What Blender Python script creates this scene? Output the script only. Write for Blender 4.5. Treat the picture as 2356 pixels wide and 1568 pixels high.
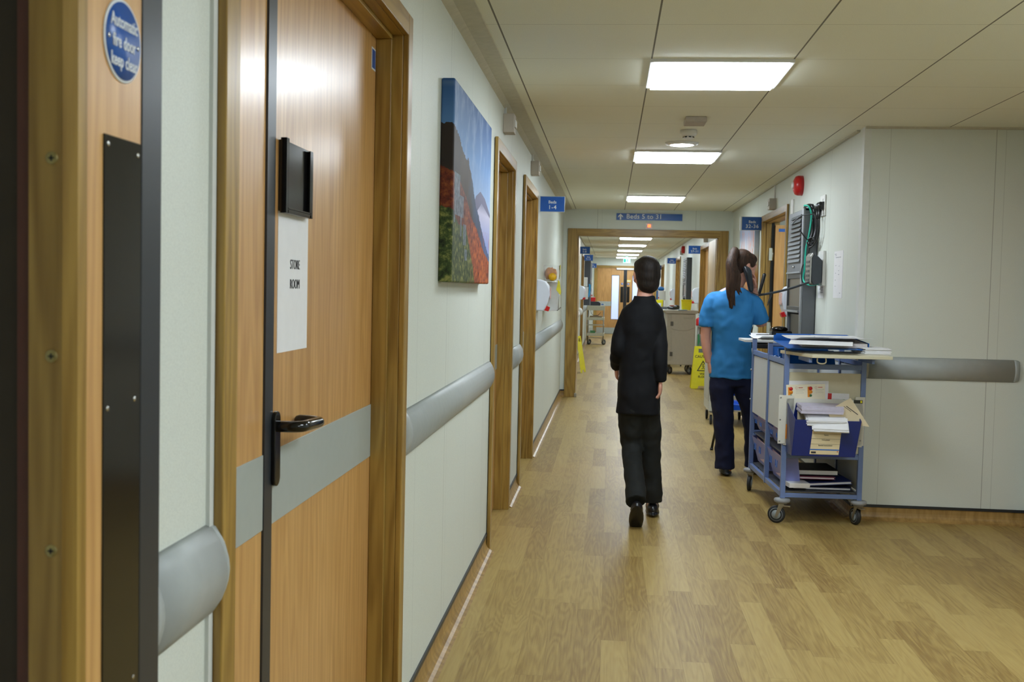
import bpy, bmesh, math, random
from mathutils import Vector, Matrix
random.seed(7)
for o in list(bpy.data.objects): bpy.data.objects.remove(o, do_unlink=True)
SC = bpy.context.scene
COL = SC.collection

# ---------------------------------------------------------------- camera, world, exposure
CAM_Z = 1.3333
def cam_matrix(yaw, pitch, roll, loc):
    cy, sy, cp, sp = math.cos(yaw), math.sin(yaw), math.cos(pitch), math.sin(pitch)
    f = Vector((sy*cp, cy*cp, sp)); r = Vector((cy, -sy, 0)); u = r.cross(f)
    cr, sr = math.cos(roll), math.sin(roll)
    r2 = r*cr + u*sr; u2 = -r*sr + u*cr
    m = Matrix((r2, u2, -f)).transposed().to_4x4()
    m.translation = loc
    return m
cam = bpy.data.cameras.new('camera')
cam.sensor_width = 36.0
cam.lens = 36.0*2472.76/2356.0
cam.clip_start = 0.05; cam.clip_end = 100
cam.dof.use_dof = True; cam.dof.focus_distance = 4.6; cam.dof.aperture_fstop = 10.0
camo = bpy.data.objects.new('camera', cam); COL.objects.link(camo)
camo.matrix_world = cam_matrix(-0.0900, -0.0489, 0.0224, Vector((0, 0, CAM_Z)))
SC.camera = camo
SC.view_settings.view_transform = 'Standard'
SC.view_settings.look = 'None'
SC.view_settings.gamma = 1.0
SC.view_settings.exposure = 1.12
SC.view_settings.use_curve_mapping = False
w = bpy.data.worlds.new('world'); SC.world = w; w.use_nodes = True
w.node_tree.nodes['Background'].inputs[0].default_value = (0.5, 0.55, 0.6, 1)
w.node_tree.nodes['Background'].inputs[1].default_value = 0.02
PANEL = 13.0          # luminance of the ceiling panels
DOWN = 30.0

# ---------------------------------------------------------------- materials
def lin(h):
    if isinstance(h, str):
        h = tuple(int(h[i:i+2], 16)/255 for i in (0, 2, 4))
    return tuple(c/12.92 if c <= .04045 else ((c+.055)/1.055)**2.4 for c in h)
class NT:
    def __init__(s, name):
        s.m = bpy.data.materials.new(name); s.m.use_nodes = True
        s.t = s.m.node_tree; s.p = s.t.nodes['Principled BSDF']
    def n(s, typ, **kw):
        nd = s.t.nodes.new('ShaderNode'+typ)
        for k, v in kw.items(): setattr(nd, k, v)
        return nd
    def l(s, a, b): s.t.links.new(a, b)
    def math(s, op, a, b=None, c=None):
        nd = s.n('Math', operation=op)
        for i, v in enumerate((a, b, c)):
            if v is None: continue
            if isinstance(v, (int, float)): nd.inputs[i].default_value = v
            else: s.l(v, nd.inputs[i])
        return nd.outputs[0]
    def mix(s, f, a, b, blend='MIX'):
        nd = s.n('Mix', data_type='RGBA', blend_type=blend)
        for i, v in ((0, f), (6, a), (7, b)):
            if isinstance(v, (int, float)): nd.inputs[i].default_value = v
            elif isinstance(v, tuple): nd.inputs[i].default_value = (*v, 1)
            else: s.l(v, nd.inputs[i])
        return nd.outputs[2]
    def coord(s, scale=(1, 1, 1), out='Object'):
        tc = s.n('TexCoord'); mp = s.n('Mapping'); s.l(tc.outputs[out], mp.inputs[0])
        mp.inputs['Scale'].default_value = scale
        return mp.outputs[0]
    def noise(s, co, scale=5, detail=3, rough=.5, dist=0):
        nd = s.n('TexNoise'); s.l(co, nd.inputs['Vector'])
        nd.inputs['Scale'].default_value = scale; nd.inputs['Detail'].default_value = detail
        nd.inputs['Roughness'].default_value = rough; nd.inputs['Distortion'].default_value = dist
        return nd.outputs[0]
    def ramp(s, f, pts):
        nd = s.n('ValToRGB'); s.l(f, nd.inputs[0]); e = nd.color_ramp.elements
        while len(e) < len(pts): e.new(.5)
        for el, (p, c) in zip(e, pts):
            el.position = p; el.color = (*c, 1) if len(c) == 3 else c
        return nd.outputs[0]
    def sep(s, co):
        nd = s.n('SeparateXYZ'); s.l(co, nd.inputs[0]); return nd.outputs
    def comb(s, x, y, z):
        nd = s.n('CombineXYZ')
        for i, v in enumerate((x, y, z)):
            if isinstance(v, (int, float)): nd.inputs[i].default_value = v
            else: s.l(v, nd.inputs[i])
        return nd.outputs[0]
    def col(s, c):
        if isinstance(c, tuple): s.p.inputs['Base Color'].default_value = (*c, 1)
        else: s.l(c, s.p.inputs['Base Color'])
    def rough(s, v):
        if isinstance(v, (int, float)): s.p.inputs['Roughness'].default_value = v
        else: s.l(v, s.p.inputs['Roughness'])
    def bump(s, h, strength=.2, dist=.01):
        b = s.n('Bump'); b.inputs['Strength'].default_value = strength; b.inputs['Distance'].default_value = dist
        s.l(h, b.inputs['Height']); s.l(b.outputs[0], s.p.inputs['Normal'])
MATS = {}
def plain(name, hexc, rough=.5, metal=0, var=.06, scale=30, bump=0, spec=.5, alpha=1, trans=0, bscale=200):
    if name in MATS: return MATS[name]
    t = NT(name); c = lin(hexc)
    co = t.coord()
    n = t.noise(co, scale, 3)
    a = tuple(max(0, x*(1-var)) for x in c); b = tuple(min(1, x*(1+var)) for x in c)
    t.col(t.ramp(n, [(.3, a), (.7, b)]))
    t.rough(rough); t.p.inputs['Metallic'].default_value = metal
    t.p.inputs['Specular IOR Level'].default_value = spec
    if alpha < 1: t.p.inputs['Alpha'].default_value = alpha
    if trans: t.p.inputs['Transmission Weight'].default_value = trans
    if bump: t.bump(t.noise(co, bscale, 3), bump, .002)
    MATS[name] = t.m
    return t.m
def emit(name, hexc, strength):
    t = NT(name); c = lin(hexc)
    t.col(c); t.p.inputs['Emission Color'].default_value = (*c, 1)
    t.p.inputs['Emission Strength'].default_value = strength
    MATS[name] = t.m
    return t.m
def wood(name, light, dark, fine=1., horiz=None, rough=.33, fig=1.):
    """veneer: long fine grain along z, faint cathedral figure"""
    t = NT(name)
    sc = {'y': (55, 2.2, 55), 'x': (2.2, 55, 55), None: (55, 55, 2.2)}[horiz]
    n1 = t.noise(t.coord(sc), 1.0*fine, 4, .6)
    sc2 = {'y': (9, .9, 9), 'x': (.9, 9, 9), None: (9, 9, .9)}[horiz]
    n2 = t.noise(t.coord(sc2), 1.0, 2, .5)
    band = t.math('SINE', t.math('MULTIPLY', n2, 60.0))
    f = t.math('ADD', t.math('MULTIPLY', n1, .75), t.math('MULTIPLY', t.math('ADD', band, 1), .10*fig))
    L, D = lin(light), lin(dark)
    t.col(t.ramp(f, [(.28, D), (.62, L)]))
    t.rough(rough)
    if 'veneer' in name:
        t.p.inputs['Coat Weight'].default_value = .45; t.p.inputs['Coat Roughness'].default_value = .24
    t.bump(n1, .06, .001)
    MATS[name] = t.m
    return t.m
def floor_mat():
    t = NT('wood_vinyl')
    tc = t.n('TexCoord'); x, y, z = t.sep(tc.outputs['Object'])
    PW, PL = .098, .92
    u = t.math('DIVIDE', x, PW); row = t.math('FLOOR', u)
    wn = t.n('TexWhiteNoise', noise_dimensions='1D'); t.l(row, wn.inputs['W'])
    v = t.math('ADD', t.math('DIVIDE', y, PL), wn.outputs['Value'])
    cell = t.math('FLOOR', v)
    wn2 = t.n('TexWhiteNoise', noise_dimensions='2D'); t.l(t.comb(row, cell, 0.), wn2.inputs['Vector'])
    r = wn2.outputs['Value']
    off = t.math('MULTIPLY', r, 37.)
    co = t.comb(t.math('ADD', t.math('MULTIPLY', x, 10.), off), t.math('ADD', t.math('MULTIPLY', y, 1.1), off), 0.)
    n2 = t.noise(co, 1., 2, .5, .4)
    band = t.math('SINE', t.math('MULTIPLY', n2, 75.))
    co2 = t.comb(t.math('ADD', t.math('MULTIPLY', x, 120.), off), t.math('MULTIPLY', y, 5.), 0.)
    n1 = t.noise(co2, 1., 3, .6)
    f = t.math('ADD', t.math('MULTIPLY', n1, .5), t.math('ADD', t.math('MULTIPLY', band, .05), t.math('MULTIPLY', r, .24)))
    c = t.ramp(f, [(.18, lin('84693a')), (.42, lin('a38a52')), (.75, lin('b49e64'))])
    # plank joints
    fu = t.math('FRACT', u); fv = t.math('FRACT', v)
    eu = t.math('LESS_THAN', t.math('MINIMUM', fu, t.math('SUBTRACT', 1., fu)), .008)
    ev = t.math('LESS_THAN', t.math('MINIMUM', fv, t.math('SUBTRACT', 1., fv)), .0012)
    e = t.math('MULTIPLY', t.math('MAXIMUM', eu, ev), .35)
    t.col(t.mix(e, c, lin('5f4626')))
    t.rough(t.math('ADD', t.math('MULTIPLY', n1, .12), .36))
    t.p.inputs['Specular IOR Level'].default_value = .22
    t.bump(t.noise(t.coord((1, 1, 1)), 90, 3), .05, .001)
    MATS['floor'] = t.m
    return t.m
def wall_mat(name, axis, hexc='d5dad1', seams=(0, 1.2)):
    """speckled vinyl-faced wall panels with vertical joints every 1.2 m"""
    t = NT(name)
    tc = t.n('TexCoord'); xyz = t.sep(tc.outputs['Object'])
    a = xyz[axis]
    c = lin(hexc)
    nz = t.noise(t.coord(), 420, 2, .7)
    base = t.ramp(nz, [(.36, tuple(v*.90 for v in c)), (.55, c), (.7, tuple(min(1, v*1.04) for v in c))])
    def line(offset, wd):
        f = t.math('FRACT', t.math('DIVIDE', t.math('ADD', a, 50*1.2-offset), 1.2))
        return t.math('LESS_THAN', f, wd/1.2)
    ln = t.math('MAXIMUM', line(seams[0], .004), t.math('MULTIPLY', line(seams[0]+.055, .003), .5))
    ln = t.math('MAXIMUM', ln, t.math('MULTIPLY', line(seams[0]+.6, .003), .55))
    if axis == 1: ln = t.math('MULTIPLY', ln, t.math('GREATER_THAN', a, 2.9))
    t.col(t.mix(t.math('MULTIPLY', ln, .6), base, lin('6f7068')))
    t.rough(.5)
    t.bump(t.noise(t.coord(), 160, 2), .06, .001)
    MATS[name] = t.m
    return t.m
def ceiling_mat():
    t = NT('ceiling_tile')
    tc = t.n('TexCoord'); x, y, z = t.sep(tc.outputs['Object'])
    fx = t.math('FRACT', t.math('DIVIDE', t.math('ADD', x, 60+.449), .6))
    fy = t.math('FRACT', t.math('DIVIDE', t.math('ADD', y, 60-3.507), .6))
    dx = t.math('MINIMUM', fx, t.math('SUBTRACT', 1., fx)); dy = t.math('MINIMUM', fy, t.math('SUBTRACT', 1., fy))
    lx = t.math('LESS_THAN', dx, .0058); ly = t.math('LESS_THAN', dy, .0024)
    nz = t.noise(t.coord(), 260, 3, .7)
    c = lin('e8e8d6')
    base = t.ramp(nz, [(.35, tuple(v*.93 for v in c)), (.6, c)])
    m = t.mix(t.math('MULTIPLY', lx, .85), base, lin('4a4232'))
    m = t.mix(t.math('MULTIPLY', ly, .55), m, lin('6e664e'))
    t.col(m); t.rough(.8)
    MATS['ceiling'] = t.m
    return t.m
W_LEAF = wood('door_veneer', 'd4a668', 'b98a50', fig=.7)
W_LEAF_FAR = wood('door_veneer_far', 'c59556', 'a87a40', fig=.8)
W_FRAME = wood('oak_frame', 'a88743', '83632a')
W_FRAME_H = wood('oak_frame_head', 'a88743', '83632a', horiz='y')
W_FRAME_HX = wood('oak_frame_across', 'a88743', '83632a', horiz='x')
W_PALE = wood('pale_oak', 'b89b6c', '98794a')
FLOOR = floor_mat()
WALL_Y = wall_mat('wall_panel_along', 1, seams=(3.91, 1.2))
WALL_X = wall_mat('wall_panel_across', 0, seams=(2.22, 1.2))
CEIL = ceiling_mat()
GREYRAIL = plain('grey_rail', 'a3a8a6', .45, var=.03, bump=.05)
GREYBAND = plain('grey_band', 'a4aba6', .4, var=.02)
WHITE = plain('white_plastic', 'dcdcd8', .4, var=.02)
OFFWHITE = plain('offwhite_plastic', 'b9b1a6', .5, var=.02)
TRIMW = plain('white_trim', 'd3d6d2', .4, var=.02)
BLACK = plain('black_plastic', '16171a', .3, var=.1)
GLOSSBLACK = plain('gloss_black', '131212', .12, var=.1)
BROWNBLACK = plain('black_plate', '161411', .14, var=.08)
DARKGREY = plain('dark_edge', '2b2f34', .35, var=.04)
RUBBER = plain('dark_rubber', '222325', .6)
CHROME = plain('chrome', 'c8c8c4', .2, metal=1, var=.02)
STEEL = plain('satin_steel', 'a8a8a4', .35, metal=1, var=.04)
BRASS = plain('brass_screw', 'a89b6a', .35, metal=.8, var=.1)
BLUE = plain('sign_blue', '1f57a8', .3, var=.03)
SIGNWHITE = plain('sign_white', 'd8dce0', .4, var=.01)
SIGNEDGE = plain('sign_edge', 'b4bcbe', .3, var=.02)
BEADB = plain('black_bead', '25292c', .4)
PAPER = plain('paper', 'e4e4e6', .6, var=.02)
INK = plain('ink', '2a2a2e', .6)
CREAM = plain('cream_board', 'c9c3a8', .45, var=.02)
CARTBLUE = plain('blue_grey_tube', '6a7fae', .35, var=.03)
NAVY = plain('navy_plastic', '0a1f66', .3, var=.04)
BINDER = plain('binder_blue', '1c66bd', .35, var=.03)
RED = plain('red_plastic', 'c01a1c', .3, var=.04)
YELLOW = plain('yellow_plastic', 'e6dc1a', .35, var=.03)
GREYMET = plain('grey_cabinet', '63666a', .42, var=.03)
GREYMET2 = plain('grey_cabinet_dark', '2d3034', .4, var=.05)
PALEGREY = plain('pale_grey_laminate', 'a9a595', .45, var=.03)
GREYCART = plain('grey_trolley_plastic', 'b2afa3', .45, var=.03)
BUMPER = plain('grey_bumper', '8e9092', .5, var=.03)
SKIN = plain('skin', 'd19a86', .5, var=.05, scale=14)
CLEAR = plain('clear_acrylic', 'dfe4e2', .08, alpha=.12, var=.01)
TRAYPL = plain('lavender_tray', '8e96d8', .3, alpha=.75, var=.05)
LIGHT = emit('light_diffuser', 'e6f2fc', PANEL)
LIGHTD = emit('downlight_lamp', 'f6f9ff', DOWN)

# ---------------------------------------------------------------- mesh builder
class M:
    def __init__(s): s.v = []; s.f = []; s.mi = []; s.mats = []; s.cur = 0; s.X = Matrix.Identity(4); s.sm = []; s.smooth = False
    def mat(s, m):
        if m not in s.mats: s.mats.append(m)
        s.cur = s.mats.index(m); return s
    def xf(s, m=None): s.X = m if m is not None else Matrix.Identity(4); return s
    def add(s, vs, fs):
        b = len(s.v)
        s.v += [s.X @ Vector(v) for v in vs]
        s.f += [tuple(b+i for i in f) for f in fs]
        s.mi += [s.cur]*len(fs); s.sm += [s.smooth]*len(fs)
        return s
    def box(s, x0, x1, y0, y1, z0, z1):
        vs = [(x, y, z) for z in (z0, z1) for y in (y0, y1) for x in (x0, x1)]
        return s.add(vs, [(0, 2, 3, 1), (4, 5, 7, 6), (0, 1, 5, 4), (2, 6, 7, 3), (0, 4, 6, 2), (1, 3, 7, 5)])
    def prism(s, poly, axis, a, b):
        """extrude a 2D polygon along axis; poly holds the other two coordinates in xyz order"""
        def pt(p, t):
            q = list(p); q.insert(axis, t); return tuple(q)
        n = len(poly)
        vs = [pt(p, a) for p in poly]+[pt(p, b) for p in poly]
        return s.add(vs, [tuple(range(n)), tuple(range(2*n-1, n-1, -1))]+[(i, (i+1) % n, n+(i+1) % n, n+i) for i in range(n)])
    def rings(s, rings, cap=True, smooth=True):
        old = s.smooth; s.smooth = smooth
        n = len(rings[0]); vs = [p for r in rings for p in r]; fs = []
        for k in range(len(rings)-1):
            for i in range(n):
                j = (i+1) % n
                fs.append((k*n+i, k*n+j, (k+1)*n+j, (k+1)*n+i))
        if cap: fs += [tuple(range(n-1, -1, -1)), tuple((len(rings)-1)*n+i for i in range(n))]
        s.add(vs, fs); s.smooth = old
        return s
    def tube(s, pts, r, n=10, sub=1, flat=1., round_ends=False):
        pts = [Vector(p) for p in pts]
        rs = list(r) if isinstance(r, (list, tuple)) else [r]*len(pts)
        if sub > 1: pts, rs = catmull(pts, rs, sub)
        if round_ends:
            d0 = (pts[1]-pts[0]).normalized(); d1 = (pts[-1]-pts[-2]).normalized()
            pts = [pts[0]-d0*rs[0]*.9, pts[0]-d0*rs[0]*.6]+pts+[pts[-1]+d1*rs[-1]*.6, pts[-1]+d1*rs[-1]*.9]
            rs = [rs[0]*.4, rs[0]*.8]+rs+[rs[-1]*.8, rs[-1]*.4]
        t0 = (pts[1]-pts[0]).normalized()
        up = Vector((0, 0, 1)) if abs(t0.z) < .9 else Vector((0, 1, 0))
        nrm = (up - t0*up.dot(t0)).normalized(); rr = []
        for i, p in enumerate(pts):
            t = (pts[min(i+1, len(pts)-1)]-pts[max(i-1, 0)])
            t = t.normalized() if t.length > 1e-9 else t0
            nrm = (nrm - t*nrm.dot(t)); nrm = nrm.normalized() if nrm.length > 1e-6 else t.orthogonal().normalized()
            b = t.cross(nrm)
            rr.append([tuple(p+nrm*math.cos(a)*rs[i]+b*math.sin(a)*rs[i]*flat) for a in [2*math.pi*k/n for k in range(n)]])
        return s.rings(rr)
    def lathe(s, prof, c=(0, 0, 0), axis=2, n=24, cap=True):
        rr = []
        for r, h in prof:
            ring = []
            for k in range(n):
                a = 2*math.pi*k/n; p = [max(r, 1e-4)*math.cos(a), max(r, 1e-4)*math.sin(a)]
                p.insert(axis, h); ring.append(tuple(p[i]+c[i] for i in range(3)))
            rr.append(ring)
        return s.rings(rr, cap=cap)
    def ell(s, c, r, n=14, m=10, R=None):
        rr = []
        for i in range(m+1):
            th = math.pi*(i+.02 if i == 0 else (i-.02 if i == m else i))/m
            ring = []
            for k in range(n):
                a = 2*math.pi*k/n
                p = Vector((r[0]*math.sin(th)*math.cos(a), r[1]*math.sin(th)*math.sin(a), r[2]*math.cos(th)))
                if R is not None: p = R @ p
                ring.append(tuple(p+Vector(c)))
            rr.append(ring)
        return s.rings(rr)
    def build(s, name, mat=None, parent=None, bevel=0, loc=None, remesh=0, smooth_it=0, wn=True):
        me = bpy.data.meshes.new(name)
        me.from_pydata([tuple(v) for v in s.v], [], s.f)
        if mat is not None and not s.mats: me.materials.append(mat)
        for m in s.mats: me.materials.append(m)
        if s.mats: me.polygons.foreach_set('material_index', s.mi)
        me.polygons.foreach_set('use_smooth', s.sm)
        me.update()
        bm = bmesh.new(); bm.from_mesh(me); bmesh.ops.recalc_face_normals(bm, faces=bm.faces); bm.to_mesh(me); bm.free()
        o = bpy.data.objects.new(name, me); COL.objects.link(o)
        if parent is not None: o.parent = parent
        if loc: o.location = loc
        if bevel:
            b = o.modifiers.new('bevel', 'BEVEL'); b.width = bevel; b.segments = 2; b.limit_method = 'ANGLE'; b.angle_limit = math.radians(40)
        if remesh:
            r = o.modifiers.new('remesh', 'REMESH'); r.mode = 'VOXEL'; r.voxel_size = remesh; r.use_smooth_shade = True
            if smooth_it:
                q = o.modifiers.new('smooth', 'SMOOTH'); q.factor = .5; q.iterations = smooth_it
        return o
def catmull(P, R, sub):
    out, ro = [], []
    for i in range(len(P)-1):
        p0, p1, p2, p3 = P[max(i-1, 0)], P[i], P[i+1], P[min(i+2, len(P)-1)]
        for k in range(sub):
            t = k/sub
            out.append(.5*((2*p1)+(p2-p0)*t+(2*p0-5*p1+4*p2-p3)*t*t+(3*p1-p0-3*p2+p3)*t**3))
            ro.append(R[i]+(R[i+1]-R[i])*t)
    out.append(P[-1]); ro.append(R[-1])
    return out, ro
def tag(o, label=None, cat=None, group=None, kind=None):
    if label: o['label'] = label
    if cat: o['category'] = cat
    if group: o['group'] = group
    if kind: o['kind'] = kind
    return o
def thing(name, label, cat, loc=(0, 0, 0), rz=0, group=None, kind=None):
    o = bpy.data.objects.new(name, None); COL.objects.link(o)
    o.location = loc; o.rotation_euler = (0, 0, rz); o.empty_display_size = .1
    return tag(o, label, cat, group, kind)
def copy_tree(o, parent=None):
    c = o.copy(); COL.objects.link(c)
    if parent is not None: c.parent = parent
    for ch in [x for x in bpy.data.objects if x.parent == o]: copy_tree(ch, c)
    return c
def text(body, size, mat, mtx, parent=None, name='lettering', align='CENTER', ext=.0006, bold=0, spacing=1., squash=1.):
    """flat lettering as a mesh; mtx maps text x (right), y (up), z (towards the reader)"""
    cu = bpy.data.curves.new(name, 'FONT'); cu.body = body; cu.size = size
    cu.align_x = align; cu.align_y = 'CENTER'; cu.extrude = ext; cu.offset = bold; cu.space_character = spacing
    cu.resolution_u = 3
    tmp = bpy.data.objects.new('tmp', cu); COL.objects.link(tmp)
    me = bpy.data.meshes.new_from_object(tmp.evaluated_get(bpy.context.evaluated_depsgraph_get()))
    bpy.data.objects.remove(tmp, do_unlink=True); bpy.data.curves.remove(cu)
    me.name = name; me.materials.clear(); me.materials.append(mat)
    me.transform(mtx @ Matrix.Diagonal((squash, 1, 1, 1)))
    o = bpy.data.objects.new(name, me); COL.objects.link(o)
    if parent is not None: o.parent = parent
    return o
def face(origin, right, up):
    r = Vector(right).normalized(); u = Vector(up).normalized(); n = r.cross(u)
    m = Matrix((r, u, n)).transposed().to_4x4(); m.translation = Vector(origin); return m
PX = lambda o: face(o, (0, 1, 0), (0, 0, 1))    # on a face looking towards +x (left wall)
MY = lambda o: face(o, (1, 0, 0), (0, 0, 1))    # on a face looking towards -y (camera)
MX = lambda o: face(o, (0, -1, 0), (0, 0, 1))   # on a face looking towards -x (right wall)
H = 2.331           # ceiling height
LW, RW = -.596, 1.4734
YP = 13.357         # cross partition
YE = 33.1           # far end
YR = 6.55           # front of the wall that faces the camera on the right
RX = 2.475
# ---------------------------------------------------------------- floor, ceiling, walls
fl = M(); fl.box(-1.6, 3.4, -3.2, YE+2, -.06, 0)
tag(fl.build('floor', FLOOR), 'oak-plank patterned vinyl floor running the length of the corridor', 'floor', kind='structure')
ce = M(); ce.box(-1.6, 3.4, -3.2, YE+2, H, H+.05)
tag(ce.build('ceiling', CEIL), 'suspended ceiling of square off-white tiles over the corridor', 'ceiling', kind='structure')

# openings: (y0,y1) of the wall gaps, head height
HD = 2.03
L_OPEN = [(1.63, 2.99), (5.44, 6.40), (7.22, 8.38), (18.4, 19.75), (22.0, 23.3), (28.1, 29.4)]
R_OPEN = [(9.27, 10.67), (16.4, 17.85), (23.1, 24.45), (30.0, 31.35)]
def wall_with_gaps(x0, x1, y0, y1, gaps):
    m = M(); y = y0
    for a, b in gaps:
        m.box(x0, x1, y, a-.03, 0, H); m.box(x0, x1, a-.03, b+.03, HD+.03, H); y = b+.03
    m.box(x0, x1, y, y1, 0, H)
    return m
wall_with_gaps(LW-.15, LW, 1.09, YE, L_OPEN).build('wall_left', WALL_Y)
wall_with_gaps(RW, RW+.13, YR+.13, YE, R_OPEN).build('wall_right', WALL_Y)
M().box(RW, 3.4, YR, YR+.13, 0, H).build('wall_front', WALL_X)
M().box(RX, RX+.12, 6.42, YR, 0, H).box(RX, RX+.12, -3.2, 5.3, 0, H).box(RX, RX+.12, 5.3, 6.42, HD, H).build('wall_side', WALL_Y)
M().box(-1.6, 3.4, -3.3, -3.2, 0, H).box(-1.0, -.9, -3.2, 1.07, 0, H).build('wall_back', WALL_X)
M().box(LW, -.43, YP, YP+.16, 0, H).box(1.32, RW, YP, YP+.16, 0, H).box(-.43, 1.32, YP, YP+.16, 2.03, H).build('wall_partition', WALL_X)
M().box(LW, -.42, YE, YE+.15, 0, H).box(1.36, RW, YE, YE+.15, 0, H).box(-.42, 1.36, YE, YE+.15, 2.04, H).build('wall_end', WALL_X)
for n, l in (('wall_left', 'pale speckled panel wall along the left of the corridor'), ('wall_right', 'pale panel wall along the right of the corridor behind the nurse'),
             ('wall_front', 'pale panel wall facing the viewer to the right of the notes trolley'), ('wall_side', 'pale wall at the right edge of the picture'),
             ('wall_back', 'wall behind the viewer'), ('wall_partition', 'cross wall with the first wide doorway'), ('wall_end', 'wall around the double doors at the far end')):
    tag(bpy.data.objects[n], l, 'wall', kind='structure')
# corner trim strips
M().box(RW-.004, RW+.035, YR-.004, YR, .08, H).box(RW-.004, RW, YR, YR+.06, .08, H).build('trim_1', TRIMW)
tag(bpy.data.objects['trim_1'], 'white corner trim where the right wall turns beside the notes trolley', 'trim', kind='structure')
M().box(LW, LW+.006, 1.552, 1.568, .092, H).build('trim_4', TRIMW)
tag(bpy.data.objects['trim_4'], 'thin white cover strip beside the store room door frame', 'trim', kind='structure')
# left ceiling angle trim and curtain-track-like edge
m = M().prism([(LW, H), (LW+.10, H), (LW+.10, H-.006), (LW+.03, H-.012), (LW, H-.03)], 1, 1.09, YP)
tag(m.build('trim_2', plain('ceiling_edge', 'bdb9a6', .6)), 'off-white edge trim between left wall and ceiling', 'trim', kind='structure')
m = M().box(LW, LW+.02, YP+.16, YE, H-.012, H).box(RW-.02, RW, YP+.16, YE, H-.012, H).box(RW-.02, RW, YR+.13, YP, H-.012, H).box(RW, RX, YR-.02, YR, H-.012, H)
tag(m.build('trim_3', MATS['ceiling_edge']), 'slim edge trim along right wall and ceiling', 'trim', kind='structure')
# coved skirting in the floor vinyl, with a black bead on top
def cove_prof(w=.045, h=.08, n=5):
    p = [(0, 0)]
    p += [(w*(1-math.sin(a))+.002, w*(1-math.cos(a))) for a in [math.pi/2*k/n for k in range(n+1)]]
    return p[:1]+p[1:]+[(.002, h), (0, h)]
def cove(axis, a, b, at, sgn):
    """skirting along `axis` from a to b at wall plane `at`, room lies on side sgn"""
    pr = cove_prof()
    m = M()
    if axis == 1:
        m.prism([(at+sgn*p[0], p[1]) for p in pr], 1, a, b)
    else:
        m.prism([(at+sgn*p[0], p[1]) for p in pr], 0, a, b)
    return m
def bead(m, axis, a, b, at, sgn):
    lo, hi = sorted((at, at+sgn*.007))
    if axis == 1: m.box(lo, hi, a, b, .076, .092)
    else: m.box(a, b, lo, hi, .076, .092)
def skirting(name, runs, label):
    c = M(); bd = M()
    for ax, a, b, at, sg in runs:
        k = cove(ax, a, b, at, sg); c.add(k.v, k.f); bead(bd, ax, a, b, at, sg)
    o = tag(c.build(name, COVE), label, 'skirting', kind='structure')
    bd.build('black_bead', BEADB, o)
# same vinyl, but grain runs up the cove
def cove_mat():
    t = NT('cove_vinyl')
    n1 = t.noise(t.coord((22, 22, 3)), 1, 4, .6)
    t.col(t.ramp(n1, [(.3, lin('7d5f30')), (.65, lin('ad8b52'))])); t.rough(.32)
    return t.m
COVE = cove_mat()
aw = .066
runs = []; y = 1.30
for a, b in [(g[0]-aw, g[1]+aw) for g in L_OPEN[:3]]:
    if a > y: runs.append((1, y, a, LW, 1))
    y = b
runs.append((1, y, YP, LW, 1)); runs.append((0, LW, -.54, YP, -1))
skirting('baseboard_left', runs, 'coved wood-look skirting with a black bead along the left wall')
runs = []; y = YP+.16
for a, b in [(g[0]-aw, g[1]+aw) for g in L_OPEN[3:]]+[(YE, YE)]:
    runs.append((1, y, a, LW, 1)); y = b
skirting('baseboard_far', runs, 'coved skirting along the left wall of the far corridor')
runs = [(0, RW, RX, YR, -1), (1, YR+.13, 9.2, RW, -1), (1, YR, YR+.13, RW, -1), (1, 10.74, YP, RW, -1), (1, 6.49, YR, RX, -1)]
y = YP+.16
for a, b in [(g[0]-aw, g[1]+aw) for g in R_OPEN[1:]]+[(YE, YE)]:
    runs.append((1, y, a, RW, -1)); y = b
skirting('baseboard_right', runs, 'coved wood-look skirting with a black bead at the foot of the right walls')

# ---------------------------------------------------------------- timber door frames
def side_frame(parent, side, y0, y1, zt=HD, deep=.071, name='frame'):
    """frame of a doorway in a side wall; side=+1 left wall (room at +x), -1 right wall"""
    X0 = LW if side > 0 else RW
    s = side
    def bx(m, a, b, *r):
        lo, hi = sorted((X0+s*a, X0+s*b)); m.box(lo, hi, *r)
    j = M()
    j.mat(W_FRAME)
    for ya, yb, inner in ((y0-.03, y0, 1), (y1, y1+.03, -1)):
        bx(j, -.15, .004, ya, yb, 0, zt+.03)                       # lining
        ys = (yb, yb+.012) if inner > 0 else (ya-.012, ya)
        bx(j, -deep, -.026, ys[0], ys[1], 0, zt-.012)               # door stop
    for ya, yb in ((y0-.06, y0), (y1, y1+.06)):
        bx(j, .004, .020, ya, yb, 0, zt+.06)                       # architrave
        yc = (yb-.012, yb) if ya < y0 else (ya, ya+.012)
    j.mat(W_FRAME_H)
    bx(j, -.15, .004, y0, y1, zt, zt+.03)
    bx(j, -deep, -.026, y0, y1, zt-.012, zt)
    bx(j, .004, .020, y0, y1, zt, zt+.06)
    o = j.build(name, None, parent, bevel=.0025)
    return o
def leaf_box(parent, side, y0, y1, name='leaf', mat=W_LEAF, rec=.071, zt=HD-.003, th=.044):
    X0 = LW if side > 0 else RW
    lo, hi = sorted((X0-side*rec, X0-side*(rec+th)))
    return M().box(lo, hi, y0, y1, .006, zt).build(name, mat, parent, bevel=.001)
LF = LW-.071          # face of the leaves in the left wall

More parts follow.
